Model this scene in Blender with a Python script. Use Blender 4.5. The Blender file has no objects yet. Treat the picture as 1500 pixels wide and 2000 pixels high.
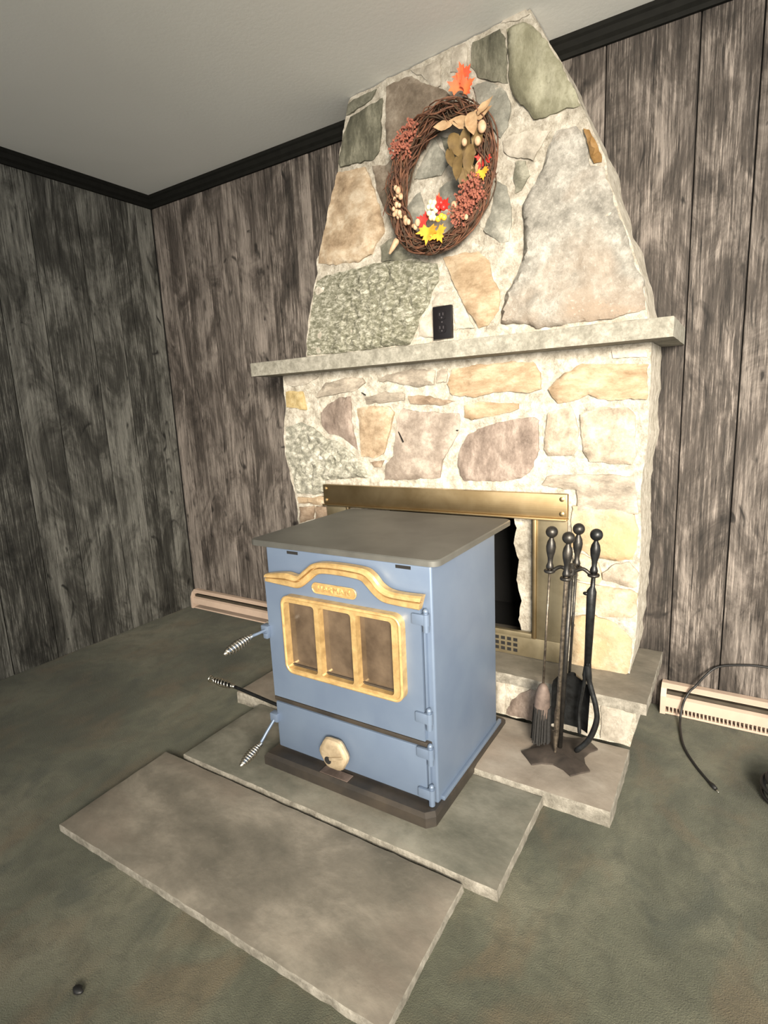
import bpy, bmesh, math, random
from mathutils import Vector, Matrix, noise
from mathutils.geometry import delaunay_2d_cdt

scn = bpy.context.scene
COL = scn.collection

# ------------------------------------------------------------------ camera
cam_data = bpy.data.cameras.new('camera')
cam = bpy.data.objects.new('camera', cam_data)
COL.objects.link(cam)
_R = Matrix(((0.84732576, 0.52905719, -0.04623349),
             (0.05922099, -0.18064184, -0.98176443),
             (-0.52776124, 0.8291363, -0.18439378)))          # rows: right, down, forward
cam.matrix_world = Matrix.Translation((2.88045, -2.22820, 1.18542)) @ Matrix((
    (_R[0][0], -_R[1][0], -_R[2][0]),
    (_R[0][1], -_R[1][1], -_R[2][1]),
    (_R[0][2], -_R[1][2], -_R[2][2]))).to_4x4()
cam_data.sensor_fit = 'HORIZONTAL'
cam_data.sensor_width = 36.0
cam_data.lens = 36.0 * 1090.51 / 1500.0
cam_data.clip_start = 0.02
scn.camera = cam

# ------------------------------------------------------------------ light
world = bpy.data.worlds.new('world'); scn.world = world
world.use_nodes = True
_bg = world.node_tree.nodes['Background']
_bg.inputs['Color'].default_value = (1.0, 0.99, 0.955, 1)
_bg.inputs['Strength'].default_value = 1.75


def area_light(name, loc, target, size, energy, color, spread=180):
    d = bpy.data.lights.new(name, 'AREA')
    d.shape = 'RECTANGLE'; d.size, d.size_y = size
    d.energy = energy; d.color = color; d.spread = math.radians(spread)
    o = bpy.data.objects.new(name, d); COL.objects.link(o)
    o.location = loc
    o.rotation_euler = (Vector(target) - Vector(loc)).to_track_quat('-Z', 'Y').to_euler()
    return o


# daylight from the window side of the room, behind and to the right of the photographer
area_light('window_daylight', (4.3, -3.9, 1.75), (2.05, -0.2, 0.80), (1.2, 1.2), 80, (1.0, 0.90, 0.76), 58)

scn.view_settings.view_transform = 'Standard'
scn.view_settings.look = 'None'
scn.view_settings.gamma = 1.0
scn.view_settings.use_curve_mapping = False
scn.view_settings.exposure = 0.0

# ------------------------------------------------------------------ helpers
R_ = random.Random(11)
PI = math.pi


def fbm(p, s, o=3):
    return noise.fractal(Vector(p) * s, 1.0, 2.0, o, noise_basis='PERLIN_ORIGINAL')


def world_loc(o):
    v = Vector((0, 0, 0))
    while o is not None:
        v += o.location
        o = o.parent
    return v


def tag(o, label=None, cat=None, group=None, kind=None):
    if label: o['label'] = label
    if cat: o['category'] = cat
    if group: o['group'] = group
    if kind: o['kind'] = kind
    return o


def thing(name, loc, label, cat, group=None):
    o = bpy.data.objects.new(name, None); COL.objects.link(o)
    o.empty_display_size = 0.05
    o.location = loc
    return tag(o, label, cat, group)


def obj(name, bm, mat, parent=None, smooth=False, origin=None, normals=True):
    """link a bmesh given in world coordinates as one mesh object"""
    org = world_loc(parent) if parent is not None else Vector(origin or (0, 0, 0))
    loc = Vector((0, 0, 0))
    if parent is not None and origin is not None:
        loc = Vector(origin) - org; org = Vector(origin)
    if normals:
        bmesh.ops.recalc_face_normals(bm, faces=bm.faces)
    bmesh.ops.translate(bm, verts=bm.verts, vec=-org)
    me = bpy.data.meshes.new(name); bm.to_mesh(me); bm.free()
    if smooth is True:
        me.polygons.foreach_set('use_smooth', [True] * len(me.polygons))
    elif smooth:
        me.polygons.foreach_set('use_smooth', [True] * len(me.polygons))
        me.set_sharp_from_angle(angle=math.radians(smooth))
    o = bpy.data.objects.new(name, me); COL.objects.link(o)
    if mat: me.materials.append(mat)
    if parent is not None:
        o.parent = parent; o.location = loc
    else:
        o.location = org
    return o


def box(bm, x0, x1, y0, y1, z0, z1, bev=0.0, seg=2):
    r = bmesh.ops.create_cube(bm, size=1)
    vs = r['verts']
    for v in vs:
        v.co = Vector(((x0 + x1) / 2 + v.co.x * (x1 - x0), (y0 + y1) / 2 + v.co.y * (y1 - y0), (z0 + z1) / 2 + v.co.z * (z1 - z0)))
    if bev:
        es = set(e for v in vs for e in v.link_edges)
        bmesh.ops.bevel(bm, geom=list(es), offset=bev, segments=seg, affect='EDGES', profile=0.6)
    return bm


def B(*a, **k):
    return box(bmesh.new(), *a, **k)


def frames(path, closed=False):
    n = len(path); T = []
    for i in range(n):
        a = path[(i - 1) % n] if (closed or i > 0) else path[i]
        b = path[(i + 1) % n] if (closed or i < n - 1) else path[i]
        T.append((b - a).normalized() if (b - a).length > 1e-9 else Vector((0, 0, 1)))
    up = Vector((0, 0, 1)) if abs(T[0].z) < 0.9 else Vector((1, 0, 0))
    N = (up - T[0] * up.dot(T[0])).normalized(); out = []
    for t in T:
        N = (N - t * N.dot(t))
        N = N.normalized() if N.length > 1e-6 else t.orthogonal().normalized()
        out.append((t, N, t.cross(N)))
    return out


def tube(bm, path, r, seg=8, closed=False, cap=True):
    path = [Vector(p) for p in path]; n = len(path)
    rr = r if hasattr(r, '__len__') else [r] * n
    rings = []
    for p, (t, N, Bn), q in zip(path, frames(path, closed), rr):
        rings.append([bm.verts.new(p + (N * math.cos(2 * PI * k / seg) + Bn * math.sin(2 * PI * k / seg)) * q) for k in range(seg)])
    for i in range(n if closed else n - 1):
        a, b = rings[i], rings[(i + 1) % n]
        for k in range(seg):
            bm.faces.new((a[k], a[(k + 1) % seg], b[(k + 1) % seg], b[k]))
    if cap and not closed:
        bm.faces.new(rings[0][::-1]); bm.faces.new(rings[-1])
    return bm


def lathe(bm, base, axis, prof, seg=16):
    """prof: list of (distance along axis, radius)"""
    base = Vector(base); ax = Vector(axis).normalized()
    return tube(bm, [base + ax * max(d, 0) + ax * min(d, 0) + ax * (i * 1e-6) for i, (d, _) in enumerate(prof)], [max(r, 1e-4) for _, r in prof], seg)


def spline(pts, n=10, closed=False):
    pts = [Vector(p) for p in pts]; m = len(pts); out = []
    for i in range(m if closed else m - 1):
        g = lambda k: pts[k % m] if closed else pts[max(0, min(m - 1, k))]
        p0, p1, p2, p3 = g(i - 1), g(i), g(i + 1), g(i + 2)
        for s in range(n):
            t = s / n
            out.append(0.5 * ((2 * p1) + (p2 - p0) * t + (2 * p0 - 5 * p1 + 4 * p2 - p3) * t * t + (3 * p1 - p0 - 3 * p2 + p3) * t ** 3))
    if not closed: out.append(pts[-1])
    return out


def ball(bm, c, r, u=12, v=8, sc=(1, 1, 1)):
    g = bmesh.ops.create_uvsphere(bm, u_segments=u, v_segments=v, radius=r)
    for w in g['verts']:
        w.co = Vector((w.co.x * sc[0] + c[0], w.co.y * sc[1] + c[1], w.co.z * sc[2] + c[2]))
    return bm


def prism(bm, poly, y0, y1):
    """extrude an (x, z) outline between two y values"""
    a = [bm.verts.new((x, y0, z)) for x, z in poly]; b = [bm.verts.new((x, y1, z)) for x, z in poly]
    n = len(poly)
    bm.faces.new(a); bm.faces.new(b[::-1])
    for i in range(n):
        bm.faces.new((a[i], b[i], b[(i + 1) % n], a[(i + 1) % n]))
    return bm


def rounded_rect(x0, x1, z0, z1, r, n=5):
    out = []
    for cx, cz, a0 in ((x1 - r, z1 - r, 0), (x0 + r, z1 - r, 90), (x0 + r, z0 + r, 180), (x1 - r, z0 + r, 270)):
        for k in range(n + 1):
            a = math.radians(a0 + 90 * k / n); out.append((cx + r * math.cos(a), cz + r * math.sin(a)))
    return out


def resample(poly, step, jit=0.0, seed=0.0):
    out = []; n = len(poly)
    for i in range(n):
        a, b = Vector(poly[i]), Vector(poly[(i + 1) % n]); L = (b - a).length
        k = max(1, int(round(L / step))); d = (b - a) / max(L, 1e-9); nrm = Vector((-d.y, d.x))
        for s in range(k):
            p = a + (b - a) * (s / k)
            j = jit * noise.noise(Vector((p.x * 55, p.y * 55, seed))) + jit * 1.2 * noise.noise(Vector((p.x * 19, p.y * 19, seed + 7)))
            out.append(p + nrm * j)
    return out


def inside(p, poly):
    c = False; n = len(poly); j = n - 1
    for i in range(n):
        a, b = poly[i], poly[j]
        if (a[1] > p[1]) != (b[1] > p[1]) and p[0] < (b[0] - a[0]) * (p[1] - a[1]) / (b[1] - a[1]) + a[0]:
            c = not c
        j = i
    return c


def edge_dist(p, poly):
    best = 9.0; n = len(poly)
    for i in range(n):
        a, b = poly[i], poly[(i + 1) % n]
        dx, dz = b[0] - a[0], b[1] - a[1]; L = dx * dx + dz * dz
        t = max(0, min(1, ((p[0] - a[0]) * dx + (p[1] - a[1]) * dz) / L)) if L > 1e-12 else 0
        d = math.hypot(p[0] - a[0] - t * dx, p[1] - a[1] - t * dz)
        if d < best: best = d
    return best


def slab_sheet(poly, step, rng):
    """triangulated sheet over an outline: (points, triangles, number of outline points)"""
    n = len(poly)
    xs = [p[0] for p in poly]; zs = [p[1] for p in poly]
    pts = [Vector((p[0], p[1])) for p in poly]
    z = min(zs)
    row = 0
    while z < max(zs):
        x = min(xs) + (row % 2) * step / 2
        while x < max(xs):
            q = (x + rng.uniform(-.25, .25) * step, z + rng.uniform(-.25, .25) * step)
            if inside(q, poly) and edge_dist(q, poly) > step * 0.45: pts.append(Vector(q))
            x += step
        z += step * 0.87; row += 1
    v, e, f, ov, oe, of = delaunay_2d_cdt(pts, [(i, (i + 1) % n) for i in range(n)], [], 1, 1e-6)
    return v, f, ov


def relief(poly, surf, height, rough, step, depth, seed, freq=14, round_=0.012, facets=0.0, rough_edge=0.0):
    """a stone: outline on the (x, z) face, proud of surf(x, z) towards -y, sides sunk to depth"""
    rng = random.Random(seed)
    v, f, ov = slab_sheet(poly, step, rng)
    bm = bmesh.new(); vs = []
    ax, az = rng.uniform(-.08, .08), rng.uniform(-.06, .06)
    cx = sum(p[0] for p in poly) / len(poly); cz = sum(p[1] for p in poly) / len(poly)
    fd = [(rng.uniform(0, 6.28), rng.uniform(-.3, .6)) for _ in range(3)]
    for p in v:
        d = edge_dist(p, poly)
        k = 1 - math.exp(-d / round_)
        h = height * (0.22 + 0.78 * k)
        h += k * rough * (fbm((p.x + seed, p.y, seed * 1.7), freq, 4) + 0.5 * abs(noise.noise(Vector((p.x * freq * .5, p.y * freq * .5, seed)))))
        h += k * (ax * (p.x - cx) + az * (p.y - cz))
        if facets:
            for a, o in fd:
                h -= k * facets * max(0, (p.x - cx) * math.cos(a) + (p.y - cz) * math.sin(a) - o * 0.1)
        vs.append(bm.verts.new((p.x, surf(p.x, p.y) - max(h, 0.001), p.y)))
    for t in f: bm.faces.new([vs[i] for i in t])
    rim = [e for e in bm.edges if len(e.link_faces) == 1]
    g = bmesh.ops.extrude_edge_only(bm, edges=rim)
    for w in g['geom']:
        if isinstance(w, bmesh.types.BMVert): w.co.y = surf(w.co.x, w.co.z) + depth
    return bm


# ------------------------------------------------------------------ materials
MATS = {}


class NT:
    def __init__(self, name):
        self.m = bpy.data.materials.new(name); self.m.use_nodes = True
        self.t = self.m.node_tree; self.n = self.t.nodes; self.b = self.n['Principled BSDF']
        self.tc = self.n.new('ShaderNodeTexCoord'); self._o = None

    def link(self, a, b): self.t.links.new(a, b)

    def coords(self, scale=(1, 1, 1), rnd=7.0, rot=(0, 0, 0)):
        oi = self.n.new('ShaderNodeObjectInfo')
        mul = self.n.new('ShaderNodeMath'); mul.operation = 'MULTIPLY'; mul.inputs[1].default_value = rnd
        self.link(oi.outputs['Random'], mul.inputs[0])
        mp = self.n.new('ShaderNodeMapping'); mp.inputs['Scale'].default_value = scale; mp.inputs['Rotation'].default_value = rot
        add = self.n.new('ShaderNodeVectorMath'); add.operation = 'ADD'
        self.link(self.tc.outputs['Object'], add.inputs[0]); self.link(mul.outputs[0], add.inputs[1])
        self.link(add.outputs[0], mp.inputs['Vector'])
        return mp.outputs[0]

    def noise(self, vec, scale, detail=5, rough=0.6, dist=0.0):
        k = self.n.new('ShaderNodeTexNoise'); k.inputs['Scale'].default_value = scale
        k.inputs['Detail'].default_value = detail; k.inputs['Roughness'].default_value = rough; k.inputs['Distortion'].default_value = dist
        self.link(vec, k.inputs['Vector']); return k.outputs['Fac']

    def ramp(self, fac, stops):
        r = self.n.new('ShaderNodeValToRGB'); cr = r.color_ramp
        while len(cr.elements) < len(stops): cr.elements.new(0.5)
        for e, (p, c) in zip(cr.elements, stops):
            e.position = p; e.color = (*c, 1) if len(c) == 3 else c
        self.link(fac, r.inputs[0]); return r.outputs[0]

    def mix(self, fac, a, b, mode='MIX'):
        k = self.n.new('ShaderNodeMix'); k.data_type = 'RGBA'; k.blend_type = mode
        for s, val in ((k.inputs[0], fac), (k.inputs[6], a), (k.inputs[7], b)):
            if hasattr(val, 'is_linked'): self.link(val, s)
            elif isinstance(val, (int, float)): s.default_value = val
            else: s.default_value = (*val, 1)
        return k.outputs[2]

    def math(self, op, a, b=0.0):
        k = self.n.new('ShaderNodeMath'); k.operation = op
        for s, val in ((k.inputs[0], a), (k.inputs[1], b)):
            if hasattr(val, 'is_linked'): self.link(val, s)
            else: s.default_value = val
        return k.outputs[0]

    def bump(self, h, strength=0.3, dist=0.01):
        k = self.n.new('ShaderNodeBump'); k.inputs['Strength'].default_value = strength; k.inputs['Distance'].default_value = dist
        self.link(h, k.inputs['Height']); self.link(k.outputs[0], self.b.inputs['Normal'])

    def done(self, color=None, rough=0.7, metal=0.0, spec=None):
        if color is not None:
            if hasattr(color, 'is_linked'): self.link(color, self.b.inputs['Base Color'])
            else: self.b.inputs['Base Color'].default_value = (*color, 1)
        if hasattr(rough, 'is_linked'): self.link(rough, self.b.inputs['Roughness'])
        else: self.b.inputs['Roughness'].default_value = rough
        self.b.inputs['Metallic'].default_value = metal
        if spec is not None: self.b.inputs['Specular IOR Level'].default_value = spec
        return self.m


def stone_mat(name, dark, mid, light, scale=9, stretch=(1, 1, 1), rot=(0, 0, 0), speck=0.35, bump=0.5, warm=None, k_=.84):
    dark, mid, light = [[q * f_ for q in c_] for c_, f_ in ((dark, .62 * k_), (mid, .74 * k_), (light, .86 * k_))]
    if warm: warm = [q * .74 for q in warm]
    t = NT(name)
    c = t.coords(stretch, 9.0, rot)
    n1 = t.noise(c, scale * 1.15, 9, 0.74, 0.12)
    col = t.ramp(n1, [(0.33, dark), (0.50, mid), (0.66, light)])
    n2 = t.noise(t.coords((1, 1, 1), 5), 3.2, 3, 0.5, 0.3)
    if warm: col = t.mix(t.ramp(n2, [(0.48, (0, 0, 0)), (0.66, (1, 1, 1))]), col, warm)
    n3 = t.noise(t.coords((1, 1, 1), 3), 75, 4, 0.7)
    col = t.mix(t.ramp(n3, [(0.56, (0, 0, 0)), (0.72, (speck,) * 3)]), col, light)
    col = t.mix(t.ramp(n3, [(0.28, (0.5,) * 3), (0.42, (0, 0, 0))]), col, dark)
    t.bump(t.math('ADD', n1, t.math('MULTIPLY', n3, 0.35)), bump, 0.012)
    return t.done(col, 0.82, 0, 0.35)


def wood_mat(name, dark, mid, light, lift=0.5):
    t = NT(name)
    oi = t.n.new('ShaderNodeObjectInfo')
    c = t.coords((38, 38, 1.1), 13.0)
    g = t.noise(c, 1.0, 9, 0.72, 0.8)                                   # long grain
    f = t.noise(t.coords((190, 190, 7.0), 5.0), 1.0, 6, 0.75, 0.3)       # fine weathered fibres
    bl = t.noise(t.coords((6, 6, 2.6), 17.0), 1.0, 8, 0.68, 0.9)         # broad patches
    k = t.noise(t.coords((11, 11, 5.5), 23.0), 1.0, 2, 0.5, 2.0)         # knots
    s = t.math('ADD', t.math('MULTIPLY', g, 0.5), t.math('ADD', t.math('MULTIPLY', bl, 0.80), t.math('MULTIPLY', oi.outputs['Random'], 0.15)))
    col = t.ramp(s, [(0.55, dark), (0.70, mid), (0.86, light)])
    lf = t.math('MULTIPLY', t.ramp(f, [(0.53, (0, 0, 0)), (0.61, (lift,) * 3)]), t.ramp(bl, [(0.42, (.15,) * 3), (0.60, (1, 1, 1))]))
    col = t.mix(lf, col, [q * 1.7 for q in light])
    col = t.mix(t.ramp(f, [(0.36, (0.95,) * 3), (0.45, (0, 0, 0))]), col, [q * 0.4 for q in dark])
    col = t.mix(t.ramp(k, [(0.25, (0.9,) * 3), (0.36, (0, 0, 0))]), col, [q * 0.55 for q in dark])
    t.bump(t.math('ADD', t.math('MULTIPLY', f, 0.6), g), 0.6, 0.004)
    return t.done(col, 0.72, 0, 0.3)


def plain(name, color, rough=0.5, metal=0.0, vary=0.0, scale=20, bump=0.0, spec=None, stretch=(1, 1, 1), alt=None):
    t = NT(name)
    col = color
    if vary or alt or bump:
        n = t.noise(t.coords(stretch, 3.0), scale, 5, 0.6, 0.3)
        a = alt or [q * (1 - vary) for q in color]
        col = t.ramp(n, [(0.35, a), (0.65, color)])
        if bump: t.bump(n, bump, 0.004)
    return t.done(col, rough, metal, spec)


S = {
 'rough_green': stone_mat('stone_rough_green', (.17, .17, .10), (.38, .375, .275), (.85, .83, .70), 36, (1, 1, 1.9), (0, .5, 0), .7, 1.0),
 'green_white': stone_mat('stone_green_white', (.24, .235, .18), (.46, .45, .365), (.82, .79, .68), 24, (1, 1, 1.5), (0, -.5, 0), .6, .8),
 'tan': stone_mat('stone_tan', (.36, .25, .15), (.55, .42, .28), (.70, .60, .46), 8, (1, 1, 1.4), (0, .3, 0), .2, .35),
 'tan_orange': stone_mat('stone_tan_orange', (.35, .235, .13), (.50, .37, .235), (.63, .51, .36), 8, (.7, 1, 1.6), (0, .1, 0), .2, .4),
 'tan_grey': stone_mat('stone_tan_grey', (.34, .28, .21), (.52, .44, .34), (.68, .60, .49), 12, (1, 1, 1), (0, 0, 0), .3, .5),
 'grey_tan': stone_mat('stone_grey_tan', (.26, .22, .175), (.43, .375, .30), (.62, .55, .45), 11, (.7, 1, 1.5), (0, 0, 0), .3, .5),
 'cream': stone_mat('stone_cream', (.43, .33, .205), (.62, .51, .36), (.74, .66, .52), 9, (1, 1, 1), (0, .4, 0), .3, .5, (.50, .36, .20)),
 'pale': stone_mat('stone_pale', (.40, .36, .29), (.55, .50, .415), (.68, .63, .54), 12, (1, 1, 1), (0, 0, 0), .3, .4),
 'olive': stone_mat('stone_olive', (.20, .19, .12), (.31, .30, .205), (.44, .43, .32), 6, (1.4, 1, .8), (0, .2, 0), .2, .35),
 'green': stone_mat('stone_green', (.15, .148, .108), (.24, .235, .178), (.42, .405, .325), 9, (1, 1, 1.4), (0, .6, 0), .3, .4),
 'dark_green': stone_mat('stone_dark_green', (.085, .084, .060), (.16, .156, .112), (.30, .29, .22), 9, (1.8, 1, .6), (0, .1, 0), .3, .4),
 'grey_green': stone_mat('stone_grey_green', (.20, .198, .165), (.33, .325, .275), (.52, .505, .435), 9, (1, 1, 1), (0, .3, 0), .3, .4),
 'grey': stone_mat('stone_grey', (.27, .255, .22), (.42, .40, .35), (.60, .575, .515), 15, (1.2, 1, 1.2), (0, .7, 0), .55, .6, (.34, .27, .205)),
 'brown_grey': stone_mat('stone_brown_grey', (.15, .115, .08), (.255, .205, .155), (.40, .345, .275), 8, (1, 1, 1), (0, 0, 0), .2, .4),
 'purple': stone_mat('stone_purple', (.20, .15, .12), (.325, .255, .21), (.47, .39, .33), 11, (1.5, 1, .8), (0, .1, 0), .35, .4),
 'purple_grey': stone_mat('stone_purple_grey', (.235, .185, .145), (.37, .305, .25), (.53, .46, .385), 8, (1, 1, 1), (0, .4, 0), .3, .4),
 'brown': stone_mat('stone_brown', (.22, .15, .095), (.34, .25, .175), (.48, .39, .29), 9, (.8, 1, 1.5), (0, 0, 0), .2, .4),
 'orange': stone_mat('stone_orange', (.20, .10, .025), (.30, .165, .05), (.38, .24, .11), 9, (1, 1, 1), (0, 0, 0), .1, .3),
 'yellow': stone_mat('stone_yellow', (.44, .32, .12), (.60, .46, .22), (.70, .60, .36), 9, (1, 1, 1), (0, 0, 0), .2, .4),
}
M_mortar = stone_mat('mortar', (.40, .355, .275), (.60, .55, .455), (.74, .70, .61), 26, (1, 1, 1), (0, 0, 0), .3, .9, None, 1.0)
M_slab_side = stone_mat('mantel_stone', (.27, .255, .205), (.365, .35, .29), (.47, .45, .385), 28, (1, 1, 1), (0, 0, 0), .25, .35)


def slab_mat(name, dark, mid, light, rust):
    t = NT(name)
    n1 = t.noise(t.coords((1.0, 1.5, 1), 5, (0, 0, .5)), 4.5, 8, 0.66, 0.15)
    n2 = t.noise(t.coords((1, 1, 1), 3), 38, 5, 0.65)
    col = t.ramp(n1, [(0.33, dark), (0.52, mid), (0.70, light)])
    n3 = t.noise(t.coords((.8, 1.5, 1), 9, (0, 0, .4)), 2.6, 6, 0.6, 0.1)
    col = t.mix(t.ramp(n3, [(0.50, (0, 0, 0)), (0.70, (.6,) * 3)]), col, rust)
    col = t.mix(t.ramp(n2, [(0.58, (0, 0, 0)), (0.75, (.22,) * 3)]), col, light)
    t.bump(t.math('ADD', n1, t.math('MULTIPLY', n2, .25)), 0.25, 0.01)
    return t.done(col, 0.7, 0, 0.35)


M_slab_edge = stone_mat('slab_broken_edge', (.22, .20, .16), (.34, .315, .26), (.46, .43, .365), 20, (1, 1, 1), (0, 0, 0), .3, .6)
M_slab_a = slab_mat('hearth_slab_tan', (.165, .14, .112), (.235, .205, .168), (.31, .28, .235), (.25, .20, .155))
M_slab_b = slab_mat('hearth_slab_grey', (.075, .076, .060), (.135, .132, .106), (.205, .198, .162), (.175, .148, .118))
M_slab_c = slab_mat('hearth_slab_mottled', (.105, .097, .078), (.160, .145, .117), (.255, .23, .187), (.19, .155, .124))
M_board_back = wood_mat('weathered_board_brown', (.016, .0135, .0115), (.060, .050, .043), (.19, .165, .145), 0.75)
M_board_left = wood_mat('weathered_board_grey', (.011, .0108, .0093), (.042, .041, .0355), (.150, .147, .131), 0.8)
M_groove = plain('groove_black', (.010, .009, .008), .9)
M_crown = plain('crown_black', (.008, .008, .0065), .7, 0, .3, 30, .1, spec=.15)


def carpet_mat():
    t = NT('carpet')
    c = t.coords((1, 1, 1), 0.0)
    a = t.noise(c, 1.5, 5, 0.6, 0.8); f = t.noise(c, 300, 3, 0.7); m = t.noise(c, 16, 5, 0.7, .4)
    p = t.noise(t.coords((1.6, 1, 1), 0.0, (0, 0, .6)), 3.6, 4, 0.55, .6)
    col = t.ramp(a, [(0.36, (.066, .071, .049)), (0.52, (.135, .139, .097)), (0.66, (.22, .212, .15))])
    col = t.mix(t.ramp(p, [(0.52, (0, 0, 0)), (0.68, (.55,) * 3)]), col, (.175, .13, .078))
    col = t.mix(t.ramp(p, [(0.30, (.6,) * 3), (0.42, (0, 0, 0))]), col, (.055, .066, .053))
    col = t.mix(t.ramp(m, [(0.35, (.45,) * 3), (0.55, (0, 0, 0))]), col, (.065, .067, .047))
    col = t.mix(t.math('MULTIPLY', f, 0.5), col, (.035, .036, .026))
    t.bump(t.math('ADD', f, m), 0.8, 0.006)
    m_ = t.done(col, 0.95, 0, 0.1)
    t.b.inputs['Sheen Weight'].default_value = 0.15
    return m_


M_carpet = carpet_mat()


def ceiling_mat():
    t = NT('ceiling_paint')
    a = t.noise(t.coords((1, 1, 1), 0), 1.2, 4, .5, .4); f = t.noise(t.coords((1, 1, 1), 0), 60, 4, .6)
    col = t.ramp(a, [(.35, (.80, .805, .765)), (.65, (.86, .865, .825))])
    t.bump(f, .12, .004)
    return t.done(col, .85, 0, .2)


M_ceiling = ceiling_mat()


def stove_paint():
    t = NT('stove_blue_paint')
    a = t.noise(t.coords((1, 1, 1), 0), 7, 5, .6, .5); f = t.noise(t.coords((1, 1, 1), 0), 420, 2, .6)
    col = t.ramp(a, [(.35, (.118, .162, .240)), (.65, (.136, .184, .262))])
    col = t.mix(t.math('MULTIPLY', f, .25), col, (.175, .205, .26))
    t.bump(f, .06, .001)
    m = t.done(col, .42, .35, .5)
    return m


M_stove = stove_paint()
M_stove_dull = plain('stove_top_grey', (.105, .105, .095), .5, .3, .35, 5, .05, alt=(.068, .068, .062))
M_base = plain('stove_base_iron', (.062, .050, .038), .5, .3, .4, 6, .1, alt=(.028, .025, .022))
M_gold = plain('gold_trim', (.70, .49, .22), .34, .55, .3, 30, .2, alt=(.47, .31, .13))
M_brass = None


def brass_mat():
    t = NT('antique_brass')
    s = t.noise(t.coords((3, 3, 220), 2), 1, 4, .6); a = t.noise(t.coords((1, 1, 1), 2), 7, 4, .6, .4)
    col = t.ramp(a, [(.35, (.34, .245, .125)), (.65, (.47, .355, .20))])
    t.bump(s, .08, .002)
    return t.done(col, .40, 1.0)


M_brass = brass_mat()
M_brass_dull = plain('brass_tarnished', (.30, .255, .165), .45, .75, .35, 8, .1, alt=(.20, .165, .10))
M_black = plain('soot_black', (.006, .0055, .005), .9, 0, .4, 12, .3)
M_iron = plain('wrought_iron', (.060, .054, .046), .42, .75, .45, 45, .25, alt=(.028, .027, .026))
M_iron_rod = plain('worn_iron_rod', (.20, .165, .125), .45, .8, .5, 60, .25, alt=(.06, .05, .04))
M_iron_blue = plain('dark_iron', (.030, .032, .033), .4, .7, .4, 45, .2, alt=(.015, .015, .015))
M_nickel = plain('nickel_spring', (.72, .68, .60), .22, 1.0)
M_brown_iron = plain('rusty_iron', (.16, .12, .10), .7, .4, .4, 25, .3, alt=(.08, .06, .05))
M_base_iron = plain('brown_black_iron', (.070, .056, .046), .6, .4, .4, 18, .2, alt=(.035, .029, .025))
M_knob = plain('cast_knob_tan', (.52, .42, .285), .5, .45, .35, 26, .3, alt=(.32, .25, .16))
M_heater = plain('heater_beige', (.55, .42, .33), .5, .05, .12, 12, .05)
M_heater_dark = plain('heater_dark_metal', (.085, .07, .05), .6, .4, .3, 18, .1)  # dark brown metal of the back plate and element
M_rubber = plain('black_rubber', (.008, .008, .008), .5)
M_outlet = plain('outlet_black', (.007, .006, .007), .4, spec=.25)
M_outlet_dk = plain('outlet_slot', (.05, .045, .048), .25)
M_bristle = plain('brush_bristle', (.012, .011, .010), .85, 0, .4, 90, .5)
M_vine = plain('grapevine', (.17, .072, .036), .75, 0, .4, 40, .3, alt=(.06, .024, .013))
M_vine_dark = plain('grapevine_dark', (.075, .042, .020), .75, 0, .4, 40, .3, alt=(.03, .017, .009))
M_leaf_orange = plain('leaf_orange', (.88, .16, .045), .6, 0, .3, 20, .1, alt=(.75, .09, .04))
M_leaf_yellow = plain('leaf_yellow', (.90, .42, .035), .6, 0, .3, 20, .1, alt=(.86, .22, .02))
M_leaf_red = plain('leaf_red', (.55, .03, .02), .55, 0, .3, 20, .1)
M_leaf_dry = plain('leaf_dry_tan', (.52, .36, .21), .75, 0, .3, 30, .2, alt=(.33, .20, .10))
M_leaf_olive = plain('leaf_olive_brown', (.19, .125, .045), .7, 0, .3, 25, .2, alt=(.10, .062, .022))
M_statice = plain('dried_flower_russet', (.36, .125, .075), .85, 0, .4, 60, .3, alt=(.22, .07, .05))
M_pod = plain('seed_pod', (.60, .42, .27), .6, 0, .3, 40, .2, alt=(.42, .26, .15))
M_berry_white = plain('berry_cream', (.85, .82, .52), .4, 0, .2, 30)
M_berry_red = plain('berry_red', (.62, .03, .025), .35)
M_berry_yellow = plain('berry_yellow', (.85, .55, .05), .4)


def glass_mat():
    t = NT('smoked_glass')
    a = t.noise(t.coords((1, 1, 1), 3), 11, 5, .6, .1)
    col = t.ramp(a, [(.30, (.045, .032, .022)), (.75, (.12, .088, .06))])
    return t.done(col, .10, 0, .8)


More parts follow.
